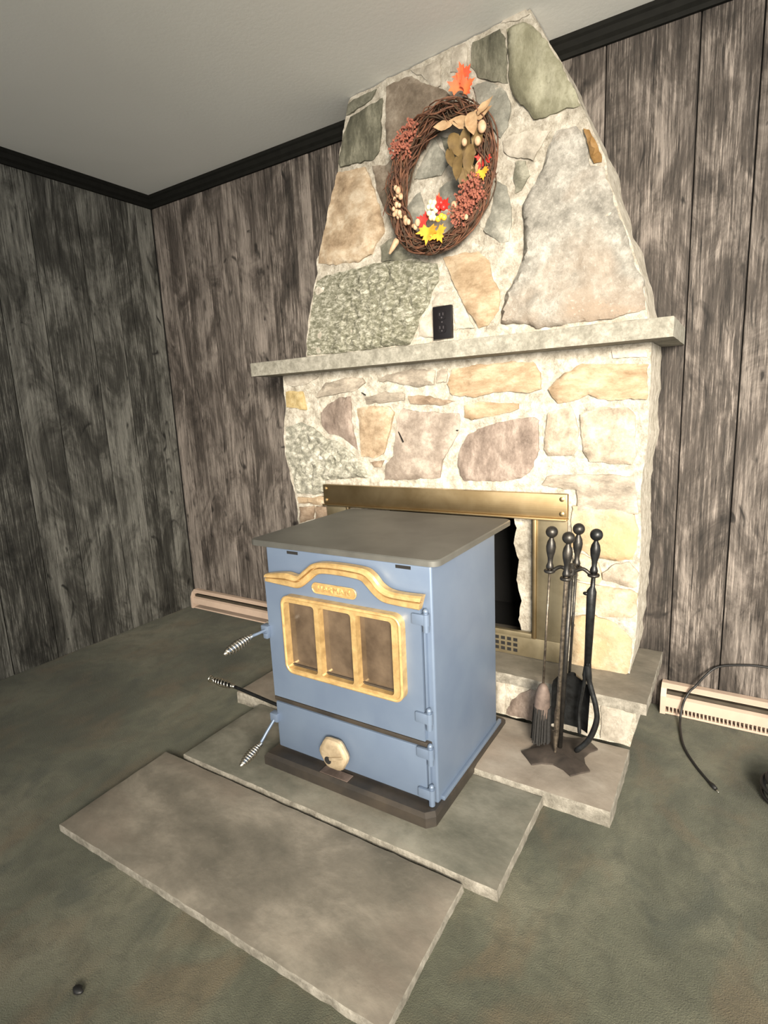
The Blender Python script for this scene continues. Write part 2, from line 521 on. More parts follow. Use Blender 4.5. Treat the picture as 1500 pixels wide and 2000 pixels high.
M_glass = glass_mat()
UPPER=[
 ('rough_green',[(1.266,1.471),(1.293,1.583),(1.297,1.662),(1.324,1.726),(1.369,1.741),(1.527,1.742),(1.642,1.748),(1.81,1.729),(1.904,1.698),(1.909,1.635),(1.886,1.604),(1.863,1.563),(1.827,1.508),(1.802,1.455),(1.784,1.421),(1.573,1.42),(1.434,1.416),(1.27,1.425)]),
 ('tan',[(1.33,1.797),(1.339,1.847),(1.381,1.971),(1.41,2.065),(1.438,2.131),(1.575,2.118),(1.6,2.075),(1.619,2.023),(1.643,1.961),(1.662,1.9),(1.667,1.852),(1.63,1.821),(1.605,1.788),(1.541,1.766),(1.436,1.772)]),
 ('dark_green',[(1.443,2.169),(1.471,2.273),(1.506,2.319),(1.609,2.332),(1.664,2.337),(1.658,2.261),(1.65,2.154),(1.62,2.131),(1.451,2.151)]),
 ('green',[(1.493,2.371),(1.559,2.382),(1.635,2.379),(1.61,2.35),(1.52,2.339),(1.485,2.336)]),
 ('brown_grey',[(1.683,2.369),(1.754,2.37),(1.8,2.366),(1.844,2.325),(1.929,2.277),(1.956,2.247),(1.939,2.231),(1.875,2.201),(1.832,2.189),(1.798,2.16),(1.741,2.146),(1.705,2.133),(1.682,2.173)]),
 ('pale',[(1.97,2.39),(2.016,2.389),(2.03,2.365),(2.024,2.306),(1.99,2.307),(1.96,2.321)]),
 ('pale',[(1.795,2.386),(1.833,2.381),(1.919,2.374),(1.918,2.295),(1.897,2.291),(1.844,2.343)]),
 ('dark_green',[(2.046,2.377),(2.091,2.379),(2.146,2.38),(2.157,2.368),(2.17,2.306),(2.174,2.207),(2.121,2.238),(2.065,2.268),(2.04,2.309)]),
 ('olive',[(2.17,2.37),(2.227,2.368),(2.262,2.34),(2.285,2.311),(2.329,2.242),(2.357,2.191),(2.385,2.125),(2.415,2.064),(2.358,2.073),(2.305,2.071),(2.264,2.074),(2.247,2.105),(2.212,2.142),(2.183,2.192),(2.175,2.289)]),
 ('pale',[(2.146,2.397),(2.175,2.412),(2.236,2.402),(2.246,2.382),(2.2,2.38)]),
 ('grey_green',[(2.045,2.248),(2.097,2.245),(2.171,2.189),(2.182,2.129),(2.175,2.077),(2.149,2.053),(2.106,2.113),(2.068,2.188)]),
 ('pale',[(2.159,2.01),(2.158,2.04),(2.18,2.052),(2.261,2.044),(2.317,2.027),(2.285,1.982),(2.262,1.955),(2.223,1.976),(2.177,1.986)]),
 ('green',[(2.202,1.968),(2.236,1.962),(2.254,1.91),(2.224,1.871),(2.203,1.869),(2.197,1.924)]),
 ('grey_green',[(2.131,1.931),(2.168,1.901),(2.19,1.83),(2.19,1.78),(2.178,1.723),(2.146,1.724),(2.091,1.775),(2.105,1.809),(2.127,1.872)]),
 ('grey',[(2.399,2.013),(2.414,1.988),(2.43,1.956),(2.446,1.893),(2.486,1.877),(2.496,1.835),(2.525,1.753),(2.56,1.655),(2.579,1.602),(2.606,1.53),(2.619,1.442),(2.534,1.43),(2.482,1.429),(2.341,1.426),(2.279,1.425),(2.257,1.443),(2.152,1.455),(2.152,1.497),(2.174,1.56),(2.213,1.61),(2.23,1.666),(2.238,1.731),(2.229,1.787),(2.225,1.818),(2.254,1.865),(2.295,1.921),(2.318,1.987),(2.341,2.02)]),
 ('orange',[(2.421,2.0),(2.44,1.993),(2.463,1.947),(2.479,1.894),(2.457,1.895),(2.437,1.95)]),
 ('tan_orange',[(1.927,1.713),(1.998,1.714),(2.067,1.711),(2.104,1.673),(2.119,1.616),(2.149,1.566),(2.145,1.502),(2.104,1.452),(2.067,1.449),(2.025,1.518),(1.965,1.626)]),
 ('pale',[(1.88,1.571),(1.915,1.595),(1.965,1.588),(1.97,1.544),(1.891,1.547),(1.88,1.531)]),
 ('pale',[(1.827,1.498),(1.851,1.52),(1.891,1.52),(1.897,1.435),(1.82,1.448)]),
 ('pale',[(1.97,1.529),(2.009,1.529),(2.051,1.453),(1.976,1.451)]),
 ('grey_green',[(1.825,2.042),(1.866,2.096),(1.895,2.124),(1.912,2.097),(1.945,2.047),(1.956,2.026),(1.922,1.998),(1.848,2.003),(1.807,2.014)]),
 ('grey_green',[(1.769,1.913),(1.788,1.937),(1.83,1.961),(1.85,1.913),(1.856,1.846),(1.829,1.832),(1.787,1.865)]),
 ('grey_green',[(1.917,1.954),(1.972,1.976),(2.015,1.93),(2.02,1.857),(1.988,1.841),(1.933,1.885),(1.916,1.912)]),
 ('green',[(1.918,2.126),(2.0,2.098),(2.063,2.023),(2.068,1.943),(2.015,1.952),(1.983,1.992),(1.951,2.054)]),
 ('green',[(1.65,1.808),(1.707,1.827),(1.756,1.797),(1.799,1.75),(1.828,1.727),(1.654,1.75)]),
 ('brown_grey',[(1.613,2.109),(1.683,2.094),(1.729,2.118),(1.774,2.057),(1.75,1.936),(1.703,1.892),(1.67,1.934),(1.637,2.023)]),
]
LOWER=[
 ('pale',[(1.132,1.306),(1.126,1.342),(1.295,1.338),(1.322,1.329),(1.264,1.301),(1.171,1.296)]),
 ('grey_tan',[(1.316,1.261),(1.36,1.3),(1.466,1.314),(1.547,1.309),(1.564,1.288),(1.525,1.26),(1.449,1.254),(1.369,1.248),(1.307,1.24)]),
 ('grey_tan',[(1.631,1.291),(1.673,1.315),(1.787,1.326),(1.888,1.314),(1.881,1.264),(1.811,1.259),(1.762,1.271)]),
 ('grey_tan',[(1.899,1.313),(1.94,1.317),(1.934,1.27),(1.897,1.267)]),
 ('yellow',[(1.131,1.276),(1.226,1.271),(1.24,1.19),(1.176,1.198),(1.124,1.205)]),
 ('purple',[(1.323,1.176),(1.366,1.206),(1.441,1.239),(1.486,1.237),(1.485,1.129),(1.509,1.014),(1.441,1.062),(1.363,1.084),(1.324,1.117)]),
 ('tan',[(1.52,1.185),(1.595,1.192),(1.678,1.184),(1.7,1.163),(1.68,1.104),(1.638,0.994),(1.594,0.978),(1.526,0.983),(1.526,1.082)]),
 ('grey_tan',[(1.56,1.228),(1.658,1.248),(1.749,1.234),(1.748,1.21),(1.65,1.204),(1.571,1.203)]),
 ('brown',[(1.766,1.223),(1.859,1.223),(1.906,1.202),(1.968,1.197),(1.916,1.184),(1.776,1.194)]),
 ('purple_grey',[(1.711,1.138),(1.741,1.176),(1.835,1.158),(1.987,1.149),(1.985,1.08),(1.948,1.028),(1.909,0.966),(1.897,0.903),(1.734,0.889),(1.638,0.886),(1.648,0.953),(1.686,0.989),(1.701,1.054)]),
 ('green_white',[(1.116,1.116),(1.206,1.136),(1.275,1.113),(1.34,1.063),(1.42,1.041),(1.494,0.988),(1.542,0.936),(1.552,0.894),(1.325,0.874),(1.32,0.821),(1.27,0.807),(1.149,0.808),(1.131,0.9),(1.102,0.986)]),
 ('tan',[(1.152,0.789),(1.318,0.797),(1.323,0.764),(1.157,0.76)]),
 ('brown',[(1.157,0.744),(1.247,0.755),(1.241,0.691),(1.155,0.667)]),
 ('brown',[(1.259,0.749),(1.318,0.753),(1.314,0.701),(1.254,0.691)]),
 ('brown',[(1.569,0.962),(1.637,0.968),(1.623,0.937),(1.592,0.937)]),
 ('tan_orange',[(1.939,1.262),(1.96,1.312),(2.041,1.322),(2.135,1.323),(2.269,1.317),(2.296,1.277),(2.296,1.22),(2.258,1.211),(2.134,1.223),(2.045,1.206),(1.957,1.219)]),
 ('tan_orange',[(2.323,1.218),(2.374,1.271),(2.433,1.297),(2.593,1.284),(2.631,1.279),(2.632,1.173),(2.551,1.172),(2.494,1.174),(2.455,1.196),(2.405,1.178),(2.354,1.17),(2.338,1.192)]),
 ('tan_orange',[(2.007,1.179),(2.075,1.188),(2.214,1.176),(2.214,1.155),(2.133,1.136),(2.037,1.124),(2.006,1.134)]),
 ('purple',[(1.978,0.995),(2.023,1.07),(2.133,1.113),(2.269,1.126),(2.288,1.115),(2.289,1.013),(2.27,0.952),(2.225,0.907),(2.143,0.893),(2.001,0.895),(1.976,0.948)]),
 ('tan_grey',[(2.313,1.098),(2.323,1.145),(2.396,1.158),(2.411,1.137),(2.42,1.086),(2.423,1.018),(2.408,0.992),(2.324,0.991),(2.305,1.013)]),
 ('tan_grey',[(2.429,1.131),(2.504,1.154),(2.575,1.146),(2.596,1.121),(2.605,0.993),(2.595,0.963),(2.46,0.971),(2.441,1.008),(2.435,1.075)]),
 ('grey_tan',[(2.303,0.887),(2.32,0.915),(2.46,0.929),(2.6,0.928),(2.612,0.862),(2.619,0.801),(2.538,0.801),(2.427,0.8),(2.421,0.875)]),
 ('pale',[(2.523,1.326),(2.624,1.335),(2.628,1.302),(2.529,1.306)]),
 ('cream',[(2.408,0.817),(2.463,0.82),(2.577,0.815),(2.608,0.796),(2.621,0.745),(2.623,0.69),(2.608,0.642),(2.554,0.633),(2.501,0.634),(2.449,0.658),(2.407,0.669)]),
 ('tan_grey',[(2.515,0.584),(2.554,0.625),(2.596,0.634),(2.624,0.598),(2.624,0.547),(2.586,0.549),(2.516,0.562)]),
 ('cream',[(2.41,0.647),(2.442,0.647),(2.498,0.619),(2.509,0.565),(2.503,0.546),(2.419,0.55)]),
 ('cream',[(2.419,0.538),(2.51,0.539),(2.602,0.537),(2.627,0.526),(2.624,0.452),(2.612,0.439),(2.54,0.427),(2.471,0.435),(2.421,0.431)]),
 ('cream',[(2.411,0.409),(2.492,0.427),(2.553,0.414),(2.604,0.375),(2.618,0.355),(2.611,0.308),(2.605,0.234),(2.572,0.223),(2.503,0.219),(2.413,0.219),(2.408,0.338)]),
]
RISER=[
 ('purple',[(2.224,0.054),(2.244,0.112),(2.275,0.153),(2.323,0.183),(2.361,0.184),(2.357,0.1),(2.341,0.04),(2.257,0.042)]),
 ('pale',[(2.552,0.179),(2.604,0.184),(2.651,0.176),(2.649,0.129),(2.624,0.044),(2.578,0.043),(2.555,0.058)]),
 ('pale',[(2.186,0.178),(2.218,0.181),(2.226,0.136),(2.217,0.052),(2.184,0.039)]),
 ('pale',[(2.424,0.123),(2.522,0.128),(2.52,0.052),(2.469,0.054),(2.424,0.055)]),
]

# ------------------------------------------------------------------ room shell
H = 2.40
XR, YF = 4.9, -4.6
fl = bmesh.new()
box(fl, -0.12, XR, YF, 0.12, -0.08, 0.0)
tag(obj('floor', fl, M_carpet), 'olive grey mottled carpet floor', None, kind='structure')
tag(obj('ceiling', B(-0.12, XR, YF, 0.12, H, H + 0.08), M_ceiling), 'plain pale grey painted ceiling', None, kind='structure')

wb = bmesh.new()                                                  # backing with the hole of the firebox
FX0, FX1, FZ0, FZ1 = 1.44, 2.26, 0.20, 0.84
box(wb, -0.12, FX0, 0.012, 0.12, 0, H); box(wb, FX1, XR, 0.012, 0.12, 0, H)
box(wb, FX0, FX1, 0.012, 0.12, FZ1, H); box(wb, FX0, FX1, 0.012, 0.12, 0, FZ0)
wall_back = tag(obj('wall_back', wb, M_groove), 'dark weathered plank wall behind the stone fireplace', kind='structure')
wl_ = bmesh.new(); box(wl_, -0.12, -0.012, YF, 0.012, 0, H)
wall_left = tag(obj('wall_left', wl_, M_groove), 'grey weathered plank wall meeting the fireplace wall at the corner', kind='structure')

bx = [0.0, .108, .235, .42, .634, .862, 1.035, 1.14, 1.44, 1.72, 2.0, 2.26, 2.432, 2.711, 2.877, 3.09, 3.31, 3.55, 3.8, 4.1, 4.36, 4.62, XR]
for i in range(len(bx) - 1):
    z0 = 0.95 if 1.43 < bx[i] < 2.25 else 0.0
    obj('board', B(bx[i] + .002, bx[i + 1] - .002, 0.0 + R_.uniform(0, .002), .0118, z0, H, .0018, 1), M_board_back, wall_back,
        origin=(bx[i], 0, 0))
by = [0.0, .105, .19, .272, .444, .681, .868, 1.08, 1.30, 1.52, 1.70, 1.93, 2.16, 2.40, 2.62, 2.88, 3.1, 3.35, 3.6, 3.9, 4.2, 4.6]
for i in range(len(by) - 1):
    obj('board', B(-.0118, 0.0 - R_.uniform(0, .002), -by[i + 1] + .002, -by[i] - .002 - (.002 if i == 0 else 0), 0, H, .0018, 1), M_board_left, wall_left,
        origin=(0, -by[i], 0))


def crown(name, along_x):
    prof = [(0, 0), (.012, 0), (.016, .012), (.026, .022), (.030, .040), (.036, .046), (.036, .060), (0, .060)]   # (out from wall, up)
    bm = bmesh.new(); n = len(prof)
    if along_x: ends = [(0.0, 1), (XR, 0)]
    else: ends = [(0.0, 1), (-YF, 0)]
    rows = []
    for s, mit in ends:
        row = []
        for o, u in prof:
            q = s + (o if mit else 0)
            row.append(bm.verts.new((q, -o, H - .060 + u) if along_x else (o, -q, H - .060 + u)))
        rows.append(row)
    for k in range(n):
        bm.faces.new((rows[0][k], rows[0][(k + 1) % n], rows[1][(k + 1) % n], rows[1][k]))
    bm.faces.new(rows[0]); bm.faces.new(rows[1][::-1])
    return bm


tag(obj('trim_1', crown('t', True), M_crown), 'black crown moulding above the fireplace wall', kind='structure')
tag(obj('trim_2', crown('t', False), M_crown), 'black crown moulding above the grey plank wall', kind='structure')

# ------------------------------------------------------------------ stone fireplace
fp = thing('stone_fireplace', (1.88, -.13, 0), 'tapering fieldstone fireplace with pale mortar and a grey stone mantel shelf', 'fireplace')


def chim_surf(x, z):
    k = .09 + (.02 - .09) * min(max((x - 1.5) / .75, -.3), 1.3)
    return -.26 + k * (z - 1.4)


def flat_surf(x, z): return -.26


def core(poly, surf, recess, step, seed, rough=.009):
    """rough mortar mass: face triangulated and uneven, sides carried back to the wall in rings"""
    rng = random.Random(seed)
    v, f, ov = slab_sheet(poly, step, rng)
    bm = bmesh.new(); vs = []
    for p in v:
        vs.append(bm.verts.new((p.x, surf(p.x, p.y) + recess - rough * fbm((p.x, seed, p.y), 11, 4) - rough * .6 * fbm((p.x, seed, p.y), 40, 2), p.y)))
    for t in f: bm.faces.new([vs[i] for i in t])
    n = len(poly)
    rim = [e for e in bm.edges if len(e.link_faces) == 1]
    for t in (.1, .35, .65, 1.0):
        g = bmesh.ops.extrude_edge_only(bm, edges=rim)
        for w in [q for q in g['geom'] if isinstance(q, bmesh.types.BMVert)]:
            y0 = w.co.y
            w.co.y = y0 + (-.003 - y0) * (t if t == 1.0 else .3)
            if t < 1.0:
                w.co.x += .005 * noise.noise(Vector((w.co.x * 9, w.co.y * 22, w.co.z * 16)))
                w.co.z += 0 if (w.co.z > H - .02 or w.co.z < .26 or 1.3 < w.co.z < 1.42) else .004 * noise.noise(Vector((w.co.z * 9, w.co.y * 22, w.co.x * 16)))
        rim = [q for q in g['geom'] if isinstance(q, bmesh.types.BMEdge)]
    return bm


CH = [(1.250, 1.395), (1.255, 1.433), (1.264, 1.53), (1.29, 1.651), (1.324, 1.76), (1.322, 1.815), (1.333, 1.836), (1.37, 1.95), (1.393, 2.019), (1.429, 2.116),
      (1.435, 2.167), (1.463, 2.283), (1.471, 2.311), (1.488, 2.385), (1.501, 2.397), (1.672, 2.397), (2.0, 2.397), (2.247, 2.397),
      (2.253, 2.376), (2.285, 2.325), (2.323, 2.259), (2.352, 2.207), (2.378, 2.145), (2.422, 2.056), (2.444, 1.997), (2.463, 1.963), (2.489, 1.902), (2.497, 1.849),
      (2.528, 1.763), (2.56, 1.669), (2.579, 1.62), (2.602, 1.548), (2.623, 1.438), (2.628, 1.395)]
obj('chimney_mortar', core(resample(CH, .018, .002, 1), chim_surf, .004, .018, 2), M_mortar, fp, 55)
LO = [(1.117, 1.352), (1.114, 1.195), (1.089, 1.079), (1.092, .984), (1.122, .84), (1.135, .718), (1.135, .5), (1.13, .23),
      (1.50, .23), (1.51, .40), (1.495, .60), (1.51, .80), (2.19, .80), (2.203, .72), (2.192, .66), (2.215, .60), (2.205, .52), (2.223, .44), (2.21, .36), (2.228, .30), (2.222, .23),
      (2.612, .23), (2.628, .398), (2.628, .544), (2.631, .722), (2.622, .876), (2.638, 1.042), (2.639, 1.171), (2.639, 1.352)]
obj('fireplace_mortar', core(resample(LO, .018, .0025, 5), flat_surf, .006, .018, 6), M_mortar, fp, 55)

HT = {'grey': (.018, .010), 'rough_green': (.012, .016), 'green_white': (.012, .016), 'olive': (.016, .008), 'tan': (.013, .009), 'pale': (.005, .005), 'cream': (.010, .012)}
for n_, (lst, sf) in enumerate(((UPPER, chim_surf), (LOWER, flat_surf))):
    for i, (kind, poly) in enumerate(lst):
        h, r = HT.get(kind, (.010, .008))
        sd = 17.3 * n_ + i * 3.1 + 1
        pl = resample(poly, .011, .0045, sd)
        area = max(p[0] for p in poly) - min(p[0] for p in poly)
        st = .011 if kind in ('rough_green', 'green_white') else .015
        obj('stone', relief(pl, sf, h, r, st, .03, sd, 38 if r > .0155 else 12, .008, .03), S[kind], fp, 40)
# stones of the legs that the stove hides, seen from the side only
for i, (kind, poly) in enumerate((('tan', [(1.15, .50), (1.32, .49), (1.32, .64), (1.15, .645)]), ('grey_tan', [(1.15, .25), (1.32, .25), (1.32, .47), (1.15, .475)]))):
    obj('stone', relief(resample(poly, .012, .005, i + 60), flat_surf, .01, .008, .016, .03, i + 60), S[kind], fp, 40)


def rough_slab(x0, x1, y0, y1, z0, z1, seed, step=.022, edge=.005, top=.0015, bev=.004, poly=None):
    """a sawn or split flat stone: level top, uneven broken edges"""
    rng = random.Random(seed)
    pl = resample(poly or [(x0, y0), (x1, y0), (x1, y1), (x0, y1)], step, edge, seed)
    v, f, ov = slab_sheet(pl, step * 1.6, rng)
    bm = bmesh.new()
    vs = [bm.verts.new((p.x, p.y, z1 - (bev if edge_dist(p, pl) < bev * .5 else 0) + top * fbm((p.x, p.y, seed), 7, 3))) for p in v]
    for t in f: bm.faces.new([vs[i] for i in t])
    rim = [e for e in bm.edges if len(e.link_faces) == 1]
    cx, cy = sum(p[0] for p in pl) / len(pl), sum(p[1] for p in pl) / len(pl)
    for t in (.0, .3, .65, 1.0):
        g = bmesh.ops.extrude_edge_only(bm, edges=rim)
        for w in [q for q in g['geom'] if isinstance(q, bmesh.types.BMVert)]:
            if t == 0:
                d = Vector((w.co.x - cx, w.co.y - cy)); ang = 1
                w.co.x += bev * (1 if d.x > 0 else -1) * .4; w.co.y += bev * (1 if d.y > 0 else -1) * .4; w.co.z -= bev * .7
            else:
                w.co.z = z1 - bev - (z1 - bev - z0) * t
                k = edge * .9 * noise.noise(Vector((w.co.x * 30, w.co.y * 30, w.co.z * 60 + seed)))
                w.co.x += k; w.co.y += k
        rim = [q for q in g['geom'] if isinstance(q, bmesh.types.BMEdge)]
    bmesh.ops.holes_fill(bm, edges=rim)
    bmesh.ops.recalc_face_normals(bm, faces=bm.faces)
    for f_ in bm.faces: f_.material_index = 1 if abs(f_.normal.z) < .6 else 0
    return bm


obj('mantel_shelf', rough_slab(1.036, 2.708, -.37, -.006, 1.346, 1.408, 4, .03, .0012, .001, .005), M_slab_side, fp, 45)
obj('hearth_ledge', rough_slab(1.06, 2.688, -.437, -.006, .187, .228, 9, .02, .002, .001, .004), M_slab_c, fp, 45)
obj('hearth_riser', core(resample([(1.10, .0535), (2.642, .0535), (2.658, .12), (2.655, .187), (1.10, .187)], .02, .004, 3), lambda x, z: -.425, .004, .02, 8, .008), M_mortar, fp, 55)
for i, (kind, poly) in enumerate(RISER):
    poly = [(x, max(z, .06)) for x, z in poly]
    obj('stone', relief(resample(poly, .01, .004, i + 80), lambda x, z: -.425, .010, .008, .012, .02, i + 80), S[kind], fp, 40)

fb = bmesh.new()                                                   # sooty firebox, open towards the room
a, b, c, d, e, g = 1.47, 2.24, -.20, .30, .212, .83
vv = [fb.verts.new(q) for q in ((a, c, e), (b, c, e), (b, c, g), (a, c, g), (a + .08, d, e), (b - .08, d, e), (b - .08, d, g), (a + .08, d, g))]
for q in ((4, 5, 6, 7), (0, 1, 5, 4), (3, 7, 6, 2), (0, 4, 7, 3), (1, 2, 6, 5)): fb.faces.new([vv[i] for i in q])
obj('firebox', fb, M_black, fp, normals=False)


def nail(p, q): return tube(bmesh.new(), [p, q], [.0022, .0028], 6)


for p, q in (((1.545, -.259, 1.249), (1.575, -.277, 1.238)), ((1.715, -.26, 1.085), (1.75, -.284, 1.045)), ((1.962, -.258, 1.085), (1.985, -.275, 1.086))):
    obj('nail', nail(p, q), M_iron_blue, fp)

# ------------------------------------------------------------------ brass fireplace surround
sr = thing('fireplace_surround', (1.87, -.28, .228), 'antique brass frame closing the fireplace opening behind the stove', 'fireplace screen')
obj('hood_bar', B(1.338, 2.400, -.300, -.275, .776, .862, .004), M_brass, sr, 40)
obj('hood_lip', B(1.338, 2.400, -.312, -.2745, .769, .776, .002), M_brass, sr, 40)
for x0, x1 in ((1.342, 1.452), (2.290, 2.397)):
    obj('side_panel', B(x0, x1, -.286, -.274, .310, .7745, .002), M_brass_dull, sr, 40)
for x0, x1 in ((1.452, 1.466), (2.276, 2.290)):
    obj('inner_rail', B(x0, x1, -.294, -.276, .310, .7745, .003), M_brass, sr, 40)
bp = bmesh.new()
box(bp, 1.342, 2.397, -.286, -.274, .230, .310, .002)
lo = obj('bottom_panel', bp, M_brass_dull, sr, 40)
obj('bottom_rail', B(1.467, 2.275, -.296, -.276, .310, .330, .003), M_brass_dull, sr, 40)
for i in range(14):
    for k in range(3):
        x = 2.21 - i * .0245
        obj('louver_slot', B(x - .008, x + .008, -.2868, -.2845, .243 + k * .021, .256 + k * .021), M_black, lo)
for x in (1.352, 2.382):
    for z in (.845, .793):
        obj('screw', lathe(bmesh.new(), (x, -.2995, z), (0, -1, 0), [(0, .009), (.002, .009), (.003, .006), (.005, .006), (.006, .003)], 10), M_brass, sr, 40)

# ------------------------------------------------------------------ loose hearth slabs
GS = 'flat hearth slabs on the carpet'
tag(obj('hearth_slab', rough_slab(1.178, 2.642, -.757, -.432, 0, .053, 21, .022, .0016, .0012, .004), M_slab_a, None, 45, origin=(1.91, -.6, 0)),
    'thick tan stone slab under the fire tools, against the hearth riser', 'stone slab', GS)
tag(obj('hearth_slab', rough_slab(1.312, 2.455, -1.136, -.763, 0, .035, 22, .022, .0014, .0012, .004), M_slab_b, None, 45, origin=(1.88, -.95, 0)),
    'grey stone slab carrying the front of the blue stove', 'stone slab', GS)
tag(obj('hearth_slab', rough_slab(1.25, 2.376, -1.535, -1.152, 0, .026, 23, .022, .0014, .0012, .004, [(1.256, -1.535), (2.380, -1.527), (2.372, -1.152), (1.232, -1.150)]), M_slab_c, None, 45, origin=(1.81, -1.34, 0)),
    'wide mottled stone slab lying on the carpet in front of the stove', 'stone slab', GS)

for o_ in list(bpy.data.objects):
    if o_.name.startswith(('hearth_slab', 'hearth_ledge')): o_.data.materials.append(M_slab_edge)
    elif o_.name.startswith('mantel_shelf'): o_.data.materials.append(M_slab_side)

# ------------------------------------------------------------------ blue wood stove
SX0, SX1, SF, SB = 1.640, 2.226, -.985, -.53
ZB = .0365
st = thing('wood_stove', ((SX0 + SX1) / 2, -.76, ZB), 'blue steel wood stove with gold trimmed three pane door', 'stove')
base = bmesh.new()
prism_pts = [(1.612, -1.046), (2.216, -1.046), (2.238, -1.024), (2.238, -.475), (1.612, -.475)]
vs0 = [base.verts.new((x, y, ZB)) for x, y in prism_pts]; vs1 = [base.verts.new((x, y, .066)) for x, y in prism_pts]
cx_, cy_ = 1.925, -.76
vs2 = [base.verts.new((x + (.008 if x < cx_ else -.008), y + (.010 if y < cy_ else -.008), .076)) for x, y in prism_pts]
for A_, B_ in ((vs0, vs1), (vs1, vs2)):
    for i in range(5): base.faces.new((A_[i], A_[(i + 1) % 5], B_[(i + 1) % 5], B_[i]))
base.faces.new(vs0[::-1]); base.faces.new(vs2)
obj('base', base, M_base, st)
obj('body', B(SX0, SX1, SF, SB, .074, .772, .007, 3), M_stove, st, 40)
# rear skirt where the body flares to the floor
sk = bmesh.new()
box(sk, SX1 - .002, SX1 + .010, SF + .02, SB + .02, .074, .088, .003)
obj('side_skirt', sk, M_stove, st, 40)

top = bmesh.new()
tp = rounded_rect(1.572, 2.247, -.992, -.418, .028, 5)
t0 = [top.verts.new((x, y, .7725)) for x, y in tp]; t1 = [top.verts.new((x, y, .787)) for x, y in tp]
t2 = [top.verts.new((x + (.003 if x < 1.9 else -.003), y + (.003 if y < -.7 else -.003), .790)) for x, y in tp]
n = len(tp)
for A_, B_ in ((t0, t1), (t1, t2)):
    for i in range(n): top.faces.new((A_[i], A_[(i + 1) % n], B_[(i + 1) % n], B_[i]))
top.faces.new(t0[::-1]); top.faces.new(t2)
obj('top_plate', top, M_stove_dull, st, 30)
for x0, x1 in ((1.729, 1.772), (2.118, 2.165)):
    obj('air_slot', B(x0, x1, SF - .0012, SF + .004, .757, .766), M_black, st)

# --- main door
DF = -1.003
arch_top = [(1.655, .680), (1.700, .683), (1.748, .685), (1.790, .684), (1.829, .708), (1.864, .732), (1.925, .739), (2.021, .736), (2.051, .722), (2.075, .698), (2.103, .683), (2.145, .680), (2.200, .680)]
door_bm = bmesh.new(); prism(door_bm, [(2.200, .272), (1.642, .272), (1.642, .680)] + arch_top, DF, SF - .0005)
door = obj('fire_door', door_bm, M_stove, st, 40)
# gold arched moulding, swept along its outline
up_ = [(1.662, .693), (1.700, .700), (1.748, .706), (1.790, .703), (1.822, .725), (1.858, .748), (1.925, .756), (2.030, .754), (2.064, .740), (2.088, .715), (2.116, .701), (2.160, .698), (2.215, .700)]
lo_ = [(1.662, .668), (1.700, .666), (1.745, .664), (1.795, .665), (1.836, .692), (1.870, .716), (1.920, .722), (2.012, .719), (2.038, .704), (2.062, .682), (2.090, .666), (2.130, .662), (2.203, .660)]
us = spline([(x, 0, z) for x, z in up_], 6); ls = spline([(x, 0, z) for x, z in lo_], 6)
arch = bmesh.new()
prof = [(0.0, .004), (0.0, -.016), (.12, -.021), (.36, -.0225), (.41, -.0070), (.46, -.0070), (.51, -.0195), (.90, -.0185), (1.0, -.0135), (1.0, .004)]
rows = []
for u, l in zip(us, ls):
    rows.append([arch.verts.new((u.x + (l.x - u.x) * t, DF + y, u.z + (l.z - u.z) * t)) for t, y in prof])
for a_, b_ in zip(rows, rows[1:]):
    for k in range(len(prof) - 1): arch.faces.new((a_[k], a_[k + 1], b_[k + 1], b_[k]))
arch.faces.new(rows[0]); arch.faces.new(rows[-1][::-1])
obj('arch_moulding', arch, M_gold, door, 30)
# nameplate with raised letters
pill = rounded_rect(1.838, 1.996, .655, .685, .0149, 6)
np_ = bmesh.new(); prism(np_, pill, DF - .004, DF + .002)
plate = obj('nameplate', np_, M_gold, door, 30)
rimb = bmesh.new(); tube(rimb, [(x, DF - .004, z) for x, z in pill], .0022, 6, True)
tc_ = bpy.data.curves.new('lettering', 'FONT'); tc_.body = 'HARMAN'; tc_.size = .026; tc_.extrude = .002
tc_.align_x = 'CENTER'; tc_.align_y = 'CENTER'; tc_.space_character = 1.12
to_ = bpy.data.objects.new('tmp_text', tc_); COL.objects.link(to_)
dg = bpy.context.evaluated_depsgraph_get()
tm = bpy.data.meshes.new_from_object(to_.evaluated_get(dg)); bpy.data.objects.remove(to_)
lb = bmesh.new(); lb.from_mesh(tm); bpy.data.meshes.remove(tm)
for v in lb.verts: v.co = Vector((1.917 + v.co.x * 1.0, DF - .0045 - v.co.z, .670 + v.co.y * .9))
ob_l = bmesh.new()
obj('plate_rim', rimb, M_gold, door, True)
obj('lettering', lb, M_gold, door)

# gold window frame with three openings
FX = (1.724, 2.151, .383, .637)
open_ = [(1.737, 1.853), (1.870, 1.986), (2.003, 2.121)]
OZ0, OZ1 = .401, .617
fr = bmesh.new()


